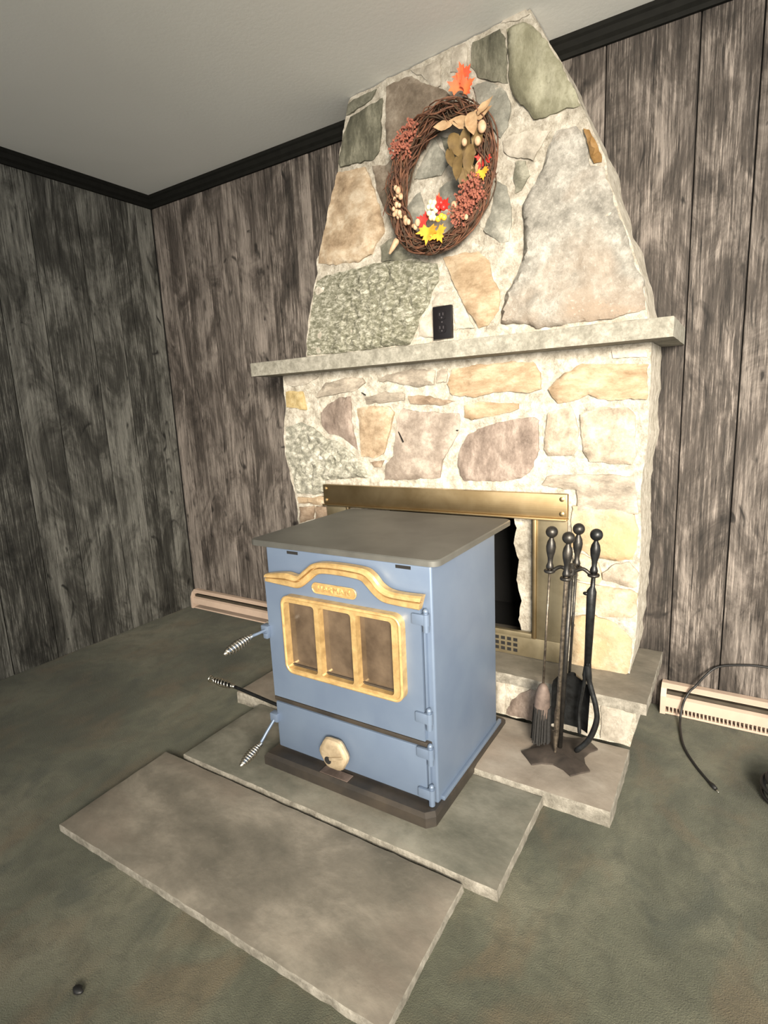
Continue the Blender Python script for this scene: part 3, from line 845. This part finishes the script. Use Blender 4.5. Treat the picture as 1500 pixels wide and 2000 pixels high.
def frame_mesh(bm, y_front, y_back, outer, holes):
    """plate with rounded openings between two y planes"""
    loops = [outer] + holes
    pts = []; edges = []
    for lp in loops:
        k = len(pts); pts += [Vector(p) for p in lp]; edges += [(k + i, k + (i + 1) % len(lp)) for i in range(len(lp))]
    v, e, f, *_ = delaunay_2d_cdt(pts, edges, [], 0, 1e-6)
    def ok(t):
        c = sum((v[i] for i in t), Vector((0, 0))) / len(t)
        return inside(c, outer) and not any(inside(c, h) for h in holes)
    f = [t for t in f if ok(t)]
    A_ = [bm.verts.new((p.x, y_front, p.y)) for p in v]; B_ = [bm.verts.new((p.x, y_back, p.y)) for p in v]
    for t in f:
        bm.faces.new([A_[i] for i in t]); bm.faces.new([B_[i] for i in t][::-1])
    from collections import Counter
    cnt = Counter(tuple(sorted((t[i], t[(i + 1) % 3]))) for t in f for i in range(3))
    for (i, j), c in cnt.items():
        if c == 1: bm.faces.new((A_[i], A_[j], B_[j], B_[i]))
    return bm


frame_mesh(fr, DF - .024, DF + .003, rounded_rect(*FX, .030, 6), [rounded_rect(x0, x1, OZ0, OZ1, .010, 3) for x0, x1 in open_])
fo = obj('window_frame', fr, M_gold, door, 30)
rb = bmesh.new()
tube(rb, [(x, DF - .0225, z) for x, z in rounded_rect(FX[0] + .005, FX[1] - .005, FX[2] + .005, FX[3] - .005, .026, 6)], .005, 8, True)
obj('frame_bead', rb, M_gold, door, True)
for x0, x1 in open_:
    obj('window_pane', B(x0 - .004, x1 + .004, DF - .0010, DF + .0005, OZ0 - .004, OZ1 + .004), M_glass, door)
    obj('dark_ledge', B(x0 + .001, x1 - .001, DF - .0055, DF - .0012, OZ0, OZ0 + .006), M_base, door)  # dark strip along the bottom of each opening

# --- ash door
obj('ledge', B(1.636, 2.212, SF - .014, SF + .002, .252, .266, .003), M_base, st, 40)
ash = obj('ash_door', B(1.642, 2.200, SF - .016, SF - .0005, .088, .250, .005, 2), M_stove, st, 40)
kn = bmesh.new()
KC = Vector((1.892, SF - .016, .150))
ring = []
for d_, r_ in ((0, .030), (.012, .034), (.014, .050), (.022, .053), (.030, .050), (.034, .044), (.036, .036)):
    row = []
    for k in range(24):
        a_ = 2 * PI * k / 24
        w = 1 + (.045 * math.cos(6 * a_) if r_ > .04 else 0)
        row.append(kn.verts.new((KC.x + r_ * w * math.cos(a_), KC.y - d_, KC.z + r_ * w * math.sin(a_))))
    ring.append(row)
for a_, b_ in zip(ring, ring[1:]):
    for k in range(24): kn.faces.new((a_[k], a_[(k + 1) % 24], b_[(k + 1) % 24], b_[k]))
kn.faces.new(ring[0]); kn.faces.new(ring[-1][::-1])
knob = obj('air_knob', kn, M_knob, ash, 35)
obj('knob_hole', lathe(bmesh.new(), (KC.x - .016, KC.y - .0365, KC.z - .020), (0, -1, 0), [(0, .0125), (.0006, .0125)], 14), M_black, ash)
kb = bmesh.new(); box(kb, -.026, .026, -.004, 0, -.0045, .0045, .001)
bmesh.ops.rotate(kb, verts=kb.verts, cent=(0, 0, 0), matrix=Matrix.Rotation(-.35, 3, 'Y'))
bmesh.ops.translate(kb, verts=kb.verts, vec=(KC.x + .016, KC.y - .036, KC.z - .004))
obj('knob_bar', kb, M_knob, ash, 40)
obj('draft_tab', B(1.838, 1.944, -1.036, -1.003, .0768, .0795, .001), M_brown_iron, st)

# --- hinges
for par, zs in ((door, (.630, .345)), (ash, (.238, .112))):
    for z in zs:
        hg = bmesh.new()
        box(hg, 2.176, 2.214, SF - .027, SF - .0165 if par is ash else DF - .0002, z - .014, z + .016, .003)
        hin = obj('hinge', hg, M_stove, par, 40)
        kl = bmesh.new()
        lathe(kl, (2.214, SF - .016, z - .034), (0, 0, 1), [(0, .009), (.018, .009), (.0185, .011), (.050, .011), (.0505, .007), (.053, .007)], 12)
        ball(kl, (2.214, SF - .016, z + .023), .008, 10, 6)
        obj('hinge_pin', kl, M_stove, par, 40)
for z0, z1 in ((.366, .598), (.132, .206)):
    obj('hinge_bar', B(2.203, 2.209, SF - .013, SF - .0003, z0, z1, .002), M_stove, st, 40)


def spring_handle(par, p0, p1, p2, lug, n=9, rmax=.015, rod_mat=M_stove, rod_r=.005):
    """thin rod with a coiled spring grip from p1 to p2"""
    p0, p1, p2 = Vector(p0), Vector(p1), Vector(p2)
    rod = bmesh.new(); tube(rod, spline([p0, p0.lerp(p1, .5), p1, p2], 5), rod_r, 8)
    ro = obj('handle_rod', rod, rod_mat, par, True)
    d = (p2 - p1); L = d.length; d.normalize(); u = d.orthogonal().normalized(); w = d.cross(u)
    path = []
    for i in range(n * 14 + 1):
        t = i / (n * 14); a_ = 2 * PI * n * t
        r = .0065 + (rmax - .0065) * math.sin(PI * min(1, max(0, t))) ** .8
        path.append(p1 + d * (L * t) + (u * math.cos(a_) + w * math.sin(a_)) * r)
    obj('handle_spring', tube(bmesh.new(), path, .0026, 6), M_nickel, par, True)
    obj('handle_ferrule', lathe(bmesh.new(), p1 - d * .012, d, [(0, .006), (.003, .0085), (.016, .0085), (.018, .006)], 12), M_nickel, par, 40)
    obj('handle_tip', lathe(bmesh.new(), p2 - d * .006, d, [(0, .006), (.004, .008), (.010, .007), (.014, .003)], 12), M_nickel, par, 40)
    if lug: obj('handle_lug', lug, M_stove, par, 40)


spring_handle(door, (1.640, -1.004, .503), (1.622, -1.072, .495), (1.618, -1.166, .482),
              box(box(bmesh.new(), 1.618, 1.650, -1.016, -.990, .487, .516, .004), 1.630, 1.648, -1.020, -1.002, .474, .492, .004))
spring_handle(ash, (1.636, -1.000, .192), (1.622, -1.075, .124), (1.618, -1.148, .099),
              box(bmesh.new(), 1.620, 1.652, -1.013, -.988, .178, .208, .004))
lev_p = Vector((1.6395, -.85, .108))
spring_handle(st, lev_p, (1.262, -.85, .139), (1.150, -.85, .140), None, 7, .0145, M_iron_blue, .0065)
rg = bmesh.new(); tube(rg, [(1.136, -.85 + .011 * math.cos(a_ * PI / 8), .140 + .011 * math.sin(a_ * PI / 8)) for a_ in range(16)], .0035, 6, True)
obj('lever_ring', rg, M_nickel, st, True)

# ------------------------------------------------------------------ fire tool set
TB = Vector((2.450, -.553, .0535))
TAX = Vector((.046, 0.0, 1.0)).normalized()                        # the stand leans a little


def tpos(dx, dy, h): return Vector((TB.x + dx + TAX.x / TAX.z * h, TB.y + dy, TB.z + h))


stand = thing('fire_tool_stand', TB, 'dark iron fire tool stand with a four pointed star base on the tan slab', 'tool stand')
sb = bmesh.new(); outl = []
for k in range(4):
    a_ = math.radians(46 + 90 * k)
    for da, r in ((-24, .098), (-16, .128), (0, .122), (16, .128), (24, .098), (45, .080)):
        outl.append((TB.x + r * .96 * math.cos(a_ + math.radians(da)), TB.y + r * math.sin(a_ + math.radians(da))))
b0 = [sb.verts.new((x, y, TB.z + .001)) for x, y in outl]; b1 = [sb.verts.new((x, y, TB.z + .006)) for x, y in outl]
b2 = [sb.verts.new((TB.x + (x - TB.x) * .55, TB.y + (y - TB.y) * .55, TB.z + .017)) for x, y in outl]
n = len(outl)
for A_, B_ in ((b0, b1), (b1, b2)):
    for i in range(n): sb.faces.new((A_[i], A_[(i + 1) % n], B_[(i + 1) % n], B_[i]))
sb.faces.new(b2); sb.faces.new(b0[::-1])
obj('star_base', sb, M_base_iron, stand, 30)
obj('post', tube(bmesh.new(), [tpos(0, 0, .010), tpos(0, 0, .64)], .0075, 10), M_iron, stand, True)
HP = {'brush': (-.064, -.005), 'poker': (.000, -.062), 'shovel': (.000, .062), 'tongs': (.064, .003)}
HZ = .615
hub = bmesh.new(); lathe(hub, tpos(0, 0, HZ - .012), TAX, [(0, .010), (.004, .014), (.024, .014), (.03, .008)], 12)
obj('hub', hub, M_iron, stand, 40)
for k, (dx, dy) in HP.items():
    ar = bmesh.new()
    tube(ar, spline([tpos(dx * .1, dy * .1, HZ), tpos(dx * .5, dy * .5, HZ + .012), tpos(dx * .84, dy * .84, HZ - .002)], 5), [.006] * 10 + [.007], 8)
    obj('arm', ar, M_iron, stand, True)
    obj('hook_ring', tube(bmesh.new(), [tpos(dx + .0125 * math.cos(q * PI / 8), dy + .0125 * math.sin(q * PI / 8), HZ - .004) for q in range(16)], .0055, 8, True), M_iron, stand, True)


def finial(par, dx, dy, mat=M_iron):
    p = tpos(dx, dy, HZ + .004)
    lathe_p = [(0, .011), (.006, .012), (.012, .0105), (.020, .0075), (.035, .0085), (.055, .0135), (.070, .0150), (.084, .0125), (.096, .0065), (.100, .0065)]
    obj('grip', lathe(bmesh.new(), p, TAX, lathe_p, 14), mat, par, True)
    obj('ball_finial', ball(bmesh.new(), p + TAX * .116, .0185, 16, 10), mat, par, True)


def tool(name, key, label, cat):
    dx, dy = HP[key]
    return thing(name, tpos(dx, dy, .05), label, cat), dx, dy


t, dx, dy = tool('fire_poker', 'poker', 'iron fire poker with worn brown shaft in front of the stand post', 'poker'); finial(t, dx, dy)
obj('shaft', tube(bmesh.new(), [tpos(dx, dy, HZ + .004), tpos(dx - .002, dy + .012, .19), tpos(dx - .006, dy + .022, .16), tpos(dx - .006, dy + .026, .08), tpos(dx - .006, dy + .026, .019)], [.0062, .0062, .0085, .0085, .004], 8), M_iron_rod, t, 40)
t, dx, dy = tool('hearth_brush', 'brush', 'iron handled hearth brush with dark bristles', 'brush'); finial(t, dx, dy)
obj('shaft', tube(bmesh.new(), [tpos(dx, dy, HZ + .004), tpos(dx, dy, .20)], .0038, 8), M_iron_rod, t, True)
obj('brush_head', lathe(bmesh.new(), tpos(dx, dy, .232), -TAX, [(0, .005), (.01, .014), (.035, .023), (.08, .026), (.115, .024), (.13, .018)], 14), M_brown_iron, t, True)
br = bmesh.new(); rng = random.Random(5)
for i in range(170):
    a_ = rng.uniform(0, 2 * PI); r = .028 * math.sqrt(rng.random())
    p = tpos(dx + r * math.cos(a_), dy + r * math.sin(a_), .150); q = tpos(dx + r * 1.15 * math.cos(a_), dy + r * 1.15 * math.sin(a_), .022 + rng.uniform(0, .012))
    tube(br, [p, q], .0022, 3)
tag(obj('bristles', br, M_bristle, t), kind='stuff')
t, dx, dy = tool('ash_shovel', 'shovel', 'iron ash shovel hanging behind the stand post with a rounded blade', 'shovel'); finial(t, dx, dy)
obj('shaft', tube(bmesh.new(), [tpos(dx, dy, HZ + .004), tpos(dx, dy + .004, .24)], .0045, 8), M_iron, t, True)
sh = bmesh.new(); rowsh = []
NU, NV = 13, 12
for j in range(NV):
    v_ = j / (NV - 1); hz = .262 - .196 * v_; wd = .060 * (min(1, .25 + 1.3 * math.sqrt(max(0, v_ * 1.6))) if v_ < .4 else 1)
    row = []
    for i in range(NU):
        u_ = -1 + 2 * i / (NU - 1)
        row.append((dx + .014 + wd * u_, dy - .002 - .022 * abs(u_) ** 3 - .010 * math.exp(-v_ * 6), hz))
    rowsh.append(row)
for off in (0, .0025):
    g_ = [[sh.verts.new(tpos(x, y + off, z)) for x, y, z in r] for r in rowsh]
    for a_, b_ in zip(g_, g_[1:]):
        for k in range(NU - 1): sh.faces.new((a_[k], a_[k + 1], b_[k + 1], b_[k]))
obj('blade', sh, M_iron_blue, t, True)
t, dx, dy = tool('fire_tongs', 'tongs', 'blackened iron fire tongs with a wide curved jaw', 'tongs'); finial(t, dx, dy, M_iron_blue)
obj('shank', tube(bmesh.new(), [tpos(dx, dy, HZ + .002), tpos(dx, dy, .575), tpos(dx - .002, dy, .56), tpos(dx + .002, dy, .32)], [.006, .007, .0145, .0105], 10), M_iron_blue, t, True)
obj('pivot', ball(bmesh.new(), tpos(dx - .017, dy - .004, .552), .006, 8, 6, (1.6, 1, 1)), M_iron_blue, t, True)
obj('jaw', tube(bmesh.new(), spline([tpos(dx + .002, dy, .33), tpos(dx + .010, dy, .27), tpos(dx + .036, dy - .004, .19), tpos(dx + .042, dy - .008, .14), tpos(dx + .024, dy - .014, .075), tpos(dx - .012, dy - .02, .028)], 6),
                [.0105] * 6 + [.0085] * 12 + [.009] * 12 + [.006], 8), M_iron_blue, t, True)
obj('jaw', tube(bmesh.new(), spline([tpos(dx + .002, dy, .33), tpos(dx - .004, dy + .004, .27), tpos(dx - .012, dy + .012, .20), tpos(dx - .016, dy + .016, .14), tpos(dx - .008, dy + .006, .075)], 6),
                [.0095] * 6 + [.006] * 18 + [.004], 8), M_iron_blue, t, True)

# ------------------------------------------------------------------ outlet on the chimney
oy = chim_surf(1.93, 1.48) - .014
ot = thing('wall_outlet', (1.931, oy, 1.4095), 'black duplex power outlet set into the stonework above the mantel', 'outlet')
obj('cover_plate', B(1.893, 1.969, oy - .006, oy + .012, 1.425, 1.542, .003), M_outlet, ot, 40)
for z in (1.508, 1.461):
    fc = bmesh.new(); prism(fc, rounded_rect(1.914, 1.948, z - .016, z + .016, .012, 5), oy - .0085, oy - .004)
    f_ = obj('socket', fc, M_outlet, ot, 40)
    for x0 in (1.923, 1.937):
        obj('slot', B(x0 - .0016, x0 + .0016, oy - .0092, oy - .008, z - .001, z + .009), M_outlet_dk, f_)
    obj('slot', lathe(bmesh.new(), (1.931, oy - .008, z - .008), (0, -1, 0), [(0, .003), (.0012, .003)], 10), M_outlet_dk, f_)
obj('cover_screw', lathe(bmesh.new(), (1.931, oy - .0055, 1.4845), (0, -1, 0), [(0, .003), (.001, .003)], 8), M_outlet_dk, ot)

# ------------------------------------------------------------------ autumn wreath
WC = Vector((1.946, -.262, 1.952)); WT = math.radians(-16)
WA, WBm = .176, .214                                               # half axes of the ring's centre line


def wp(a_, r=0.0, out=0.0):
    """point on the wreath: angle from the right, radial offset, height off the stone"""
    x = (WA + r) * math.cos(a_); z = (WBm + r) * math.sin(a_)
    px = WC.x + x * math.cos(WT) - z * math.sin(WT); pz = WC.z + x * math.sin(WT) + z * math.cos(WT)
    return Vector((px, chim_surf(px, pz) - .058 - out, pz))


wr = thing('autumn_wreath', wp(-PI / 2, .04), 'oval grapevine wreath with fall leaves, dried flowers and berries on the chimney', 'wreath')
vi = {0: bmesh.new(), 1: bmesh.new()}; rng = random.Random(21)
for s in range(84):
    ph = rng.uniform(0, 2 * PI); R0 = .030 * math.sqrt(rng.random()) + .003; tw = rng.choice((-3, -2, 2, 3, 4)); n1, n2 = rng.uniform(0, 9), rng.uniform(0, 9)
    a0 = rng.uniform(0, 2 * PI); ext = rng.uniform(3.2, 6.6)
    path = []
    NS = 46
    for i in range(NS + 1):
        a_ = a0 + ext * i / NS
        q = R0 * (1 + .35 * math.sin(a_ * 3 + n1)); th = ph + tw * a_ * .5 + .5 * math.sin(a_ * 5 + n2)
        fat = 1 + .25 * math.sin(a_ - .6)
        path.append(wp(a_, q * math.cos(th) * fat, q * math.sin(th) * fat))
    tube(vi[s % 3 == 0], path, rng.uniform(.0016, .0036), 5)
for s in range(90):                                                 # loose ends that stick out of the ring
    a_ = rng.uniform(0, 2 * PI); r0 = rng.uniform(-.02, .02); sg = rng.choice((-1, 1))
    tube(vi[s % 2], spline([wp(a_, r0, .02), wp(a_ + sg * .15, r0 + rng.uniform(-.015, .03), .035), wp(a_ + sg * .33, r0 + rng.uniform(-.03, .042), .03)], 4), [.002] * 8 + [.001], 4)
tag(obj('vine_ring', vi[0], M_vine, wr, True), kind='stuff'); tag(obj('vine_ring', vi[1], M_vine_dark, wr, True), kind='stuff')
st_ = bmesh.new(); tube(st_, [wp(math.radians(152), .018, .042), wp(math.radians(186), -.034, .044)], .004, 6)
obj('twig', st_, M_vine, wr, True)


def leaf_mesh(center, size, ang, tilt, kind='maple', sag=.25, roll=0.0):
    """one leaf with thickness, facing the room (-y), tip pointing along ang in the wall plane"""
    if kind == 'maple':
        half = [(0, -.10), (.12, -.12), (.34, -.30), (.40, -.12), (.62, -.10), (.50, .06), (.72, .30), (.44, .28), (.40, .40), (.22, .34), (.26, .62), (.12, .58), (0, .92)]
    else:
        half = [(0, -.5), (.10, -.42), (.24, -.15), (.26, .12), (.17, .40), (.06, .62), (0, .74)]
    pts = half + [(-x, z) for x, z in half[-2:0:-1]]
    pts = resample(pts, .12); bm = bmesh.new()
    rg_ = random.Random(int(size * 1e5) + int(ang * 100))
    v, f, *_ = slab_sheet(pts, .16, rg_)
    rot = Matrix.Rotation(roll, 3, 'Z') @ Matrix.Rotation(tilt, 3, 'X'); ra = Matrix.Rotation(-ang, 3, 'Y')
    sets = []
    for off in (0, .012):
        row = []
        for p in v:
            y = -sag * abs(p.x) ** 1.3 + .18 * sag * math.sin(p.y * 5 + p.x * 3) + off + sag * .5 * (p.y - .2) ** 2
            row.append(bm.verts.new(Vector(center) + (ra @ (rot @ Vector((p.x, y, p.y)))) * size))
        sets.append(row)
    for t_ in f:
        bm.faces.new([sets[0][i] for i in t_]); bm.faces.new([sets[1][i] for i in t_][::-1])
    return bm


def leaf(c, size, deg, mat, kind='maple', tilt=0.2, sag=.25, roll=0.0, name='leaf'):
    return obj(name, leaf_mesh(c, size, math.radians(deg), tilt, kind, sag, roll), mat, wr, True)


W2 = lambda x, z, out=.0: Vector((x, chim_surf(x, z) - .085 - out, z))   # a point in front of the ring at wall coordinates
leaf(W2(2.025, 2.225, -.03), .066, -12, M_leaf_orange, name='maple_leaf')
leaf(W2(2.032, 2.262, -.036), .050, 14, M_leaf_orange, name='maple_leaf')
leaf(W2(2.045, 2.215, -.02), .048, -70, M_leaf_orange, name='maple_leaf')
leaf(W2(1.920, 1.790, .018), .060, 172, M_leaf_yellow, name='maple_leaf')
leaf(W2(1.958, 1.775, .020), .052, 205, M_leaf_yellow, name='maple_leaf')
leaf(W2(1.972, 1.850, .012), .052, 20, M_leaf_red, name='maple_leaf')
leaf(W2(1.952, 1.866, .006), .042, -15, M_leaf_orange, name='maple_leaf')
leaf(W2(1.905, 1.822, .012), .042, 60, M_leaf_red, name='maple_leaf')
leaf(W2(2.125, 1.975, .0), .046, 150, M_leaf_red, name='maple_leaf')
leaf(W2(2.122, 1.930, .012), .036, 190, M_leaf_yellow, name='maple_leaf')
for x, z, s_, dg_, mt in ((2.045, 2.105, .075, 70, M_leaf_dry), (2.105, 2.105, .070, -80, M_leaf_dry), (2.085, 2.090, .085, 195, M_leaf_dry), (1.975, 2.115, .060, 80, M_leaf_dry), (2.125, 2.12, .055, -50, M_leaf_dry),
                          (2.055, 2.045, .085, 175, M_leaf_olive), (2.015, 2.050, .090, 200, M_leaf_olive), (2.075, 1.985, .085, 170, M_leaf_olive), (2.035, 1.975, .085, 185, M_leaf_olive), (2.105, 2.04, .075, 165, M_leaf_olive),
                          (2.085, 1.925, .07, 180, M_leaf_olive), (2.055, 1.925, .075, 195, M_leaf_olive), (2.0, 2.01, .07, 205, M_leaf_olive),
                          (2.09, 1.925, .045, 10, M_leaf_dry), (2.105, 1.95, .04, -20, M_leaf_dry)):
    leaf(W2(x, z, rng.uniform(-.01, .02)), s_, dg_, mt, 'oval', rng.uniform(-.2, .5), .35, rng.uniform(-.4, .4), 'dried_leaf')
for x, z, s_ in ((2.125, 2.058, .017), (2.11, 2.02, .013), (2.062, 2.03, .011)):
    obj('seed_pod', ball(bmesh.new(), W2(x, z, .022), s_, 10, 8, (.85, .8, 1.15)), M_pod, wr, True)
tg = bmesh.new(); lathe(tg, W2(1.775, 1.792, -.01), (-.55, -.1, -.75), [(0, .010), (.01, .012), (.04, .008), (.058, .004)], 8)
obj('seed_pod', tg, M_pod, wr, True)


def cluster(spots, n, rad, mat, seed, spike):
    rg_ = random.Random(seed); bm = bmesh.new()
    for x, z in spots:
        for i in range(n):
            d = Vector((rg_.gauss(0, 1), rg_.gauss(-.4, .6), rg_.gauss(0, 1))).normalized()
            c = W2(x, z, .004) + d * rad * rg_.random() ** .5
            tube(bm, [c, c + d * spike + Vector((0, 0, .004))], [.0016, .0034], 4)
            ball(bm, c + d * spike, rg_.uniform(.0028, .0048), 5, 4)
    return bm


tag(obj('dried_flowers', cluster([(1.792, 2.085), (1.818, 2.115), (1.845, 2.135), (1.815, 2.082)], 60, .028, M_statice, 3, .010), M_statice, wr), kind='stuff')
tag(obj('dried_flowers', cluster([(2.06, 1.875), (2.085, 1.895), (2.08, 1.85), (2.055, 1.835), (2.035, 1.815), (2.095, 1.86)], 60, .030, M_statice, 4, .011), M_statice, wr), kind='stuff')
for i, (x, z) in enumerate(((1.782, 1.960), (1.795, 1.948), (1.786, 1.938), (1.776, 1.926), (1.806, 1.925), (1.784, 1.906), (1.772, 1.892), (1.800, 1.896), (1.782, 1.878), (1.797, 1.872), (1.806, 1.858), (1.818, 1.852),
                           (1.825, 1.838), (1.838, 1.832), (1.852, 1.818), (1.864, 1.812), (1.876, 1.822), (1.788, 1.862), (1.774, 1.872), (2.02, 1.848), (2.015, 1.828), (2.048, 1.805), (2.065, 1.80))):
    obj('seed_pod', ball(bmesh.new(), W2(x, z, .012 + .006 * math.sin(i * 2.1)), .0085 + .0025 * math.sin(i * 1.7), 8, 6, (1, .9, 1.25)), M_pod, wr, True)
for i, (x, z) in enumerate(((1.936, 1.872), (1.950, 1.868), (1.928, 1.858), (1.944, 1.856), (1.930, 1.838), (1.945, 1.834), (1.956, 1.842), (1.938, 1.822), (1.950, 1.818))):
    obj('berry', ball(bmesh.new(), W2(x, z, .030), .0095, 9, 7), M_berry_white, wr, True)
for x, z in ((1.978, 1.818), (1.988, 1.812), (1.965, 1.812)):
    obj('berry', ball(bmesh.new(), W2(x, z, .030), .010, 9, 7), M_berry_yellow, wr, True)
for x, z in ((1.975, 1.862), (1.985, 1.845), (1.964, 1.85)):
    obj('berry', ball(bmesh.new(), W2(x, z, .028), .0105, 9, 7), M_berry_red, wr, True)

# ------------------------------------------------------------------ baseboard heaters
def heater(x0, x1, label, fins):
    h = thing('baseboard_heater', ((x0 + x1) / 2, -.03, 0), label, 'heater', 'baseboard heaters along the plank wall')
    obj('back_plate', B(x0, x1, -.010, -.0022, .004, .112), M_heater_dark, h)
    tp_ = bmesh.new()
    pr = [(-.0025, .112), (-.030, .113), (-.046, .103), (-.046, .099), (-.030, .108), (-.0025, .107)]
    a_ = [tp_.verts.new((x0, y, z)) for y, z in pr]; b_ = [tp_.verts.new((x1, y, z)) for y, z in pr]
    for i in range(6): tp_.faces.new((a_[i], a_[(i + 1) % 6], b_[(i + 1) % 6], b_[i]))
    tp_.faces.new(a_); tp_.faces.new(b_[::-1])
    obj('top_cap', tp_, M_heater, h)
    fp_ = bmesh.new()
    pr = [(-.046, .076), (-.060, .070), (-.062, .034), (-.056, .034), (-.054, .068), (-.044, .071)]
    a_ = [fp_.verts.new((x0, y, z)) for y, z in pr]; b_ = [fp_.verts.new((x1, y, z)) for y, z in pr]
    for i in range(6): fp_.faces.new((a_[i], a_[(i + 1) % 6], b_[(i + 1) % 6], b_[i]))
    fp_.faces.new(a_); fp_.faces.new(b_[::-1])
    obj('front_cover', fp_, M_heater, h)
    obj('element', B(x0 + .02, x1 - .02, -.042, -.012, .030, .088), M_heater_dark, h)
    obj('bottom_lip', B(x0, x1, -.058, -.010, .002, .010, .002), M_heater, h)
    for x in (x0, x1 - .018):
        ec = bmesh.new()
        pr = [(-.003, .113), (-.030, .1135), (-.050, .100), (-.0625, .072), (-.0635, .002), (-.003, .002)]
        a_ = [ec.verts.new((x - .0006, y, z)) for y, z in pr]; b_ = [ec.verts.new((x + .018, y, z)) for y, z in pr]
        for i in range(6): ec.faces.new((a_[i], a_[(i + 1) % 6], b_[(i + 1) % 6], b_[i]))
        ec.faces.new(a_); ec.faces.new(b_[::-1])
        obj('end_cap', ec, M_heater, h)
    if fins:
        k = 0; x = x0 + .03
        me = None
        while x < x1 - .03:
            if me is None:
                o = obj('fin', B(-.0022, .0022, -.057, -.046, .0105, .0345), M_heater, h, origin=None)
                me = o.data
            else:
                o = bpy.data.objects.new('fin', me); COL.objects.link(o); o.parent = h
            o.location = (x, 0, 0)
            x += .0125; k += 1
    return h


heater(.035, 1.09, 'beige baseboard heater in the room corner between grey wall and stove', False)
heater(2.695, 4.2, 'beige baseboard heater with a toothed lower grille beside the hearth ledge', True)

# ------------------------------------------------------------------ cords and bits on the floor
cd = bmesh.new()
pth = spline([(3.42, -.014, .185), (3.2, -.012, .230), (3.02, -.012, .236), (2.945, -.012, .228), (2.872, -.013, .206), (2.835, -.030, .172), (2.806, -.040, .128), (2.790, -.056, .112), (2.776, -.072, .085), (2.768, -.082, .05),
              (2.766, -.105, .014), (2.772, -.165, .0055), (2.790, -.260, .0052), (2.828, -.350, .0052), (2.876, -.432, .0055)], 8)
co = thing('power_cord', (2.80, -.10, 0), 'thin black cord draped over the heater and trailing onto the carpet', 'cord')
obj('cable', tube(cd, pth, .0042, 8), M_rubber, co, True)
obj('cord_plug', tube(bmesh.new(), [(2.872, -.425, .006), (2.880, -.438, .0075), (2.889, -.452, .0075)], [.0045, .007, .006], 8), M_rubber, co, True)
obj('plug_tip', tube(bmesh.new(), [(2.888, -.4515, .0075), (2.897, -.466, .0075)], .0022, 6), M_nickel, co, True)
cc = bmesh.new(); pts = []
for i in range(140):
    a_ = i * .22; r = .058 + .006 * math.sin(a_ * .37) + .004 * math.sin(a_ * 1.7)
    pts.append((3.066 + r * math.cos(a_), -.392 + r * 1.25 * math.sin(a_), .006 + .00032 * i))
tag(obj('cable_coil', tube(cc, pts, .0052, 7), M_rubber, None, True, origin=(3.066, -.392, 0)), 'coil of black cable lying on the carpet near the heater', 'cable')
cl = bmesh.new(); ball(cl, (1.769, -1.774, .006), .011, 10, 7, (1.3, .8, .6))
for v in cl.verts: v.co += Vector((1, 1, .5)) * .003 * noise.noise(v.co * 190)
tag(obj('charcoal_bit', cl, M_rubber, None, True, origin=(1.769, -1.774, 0)), 'small black charcoal crumb on the carpet before the mottled slab', 'charcoal')
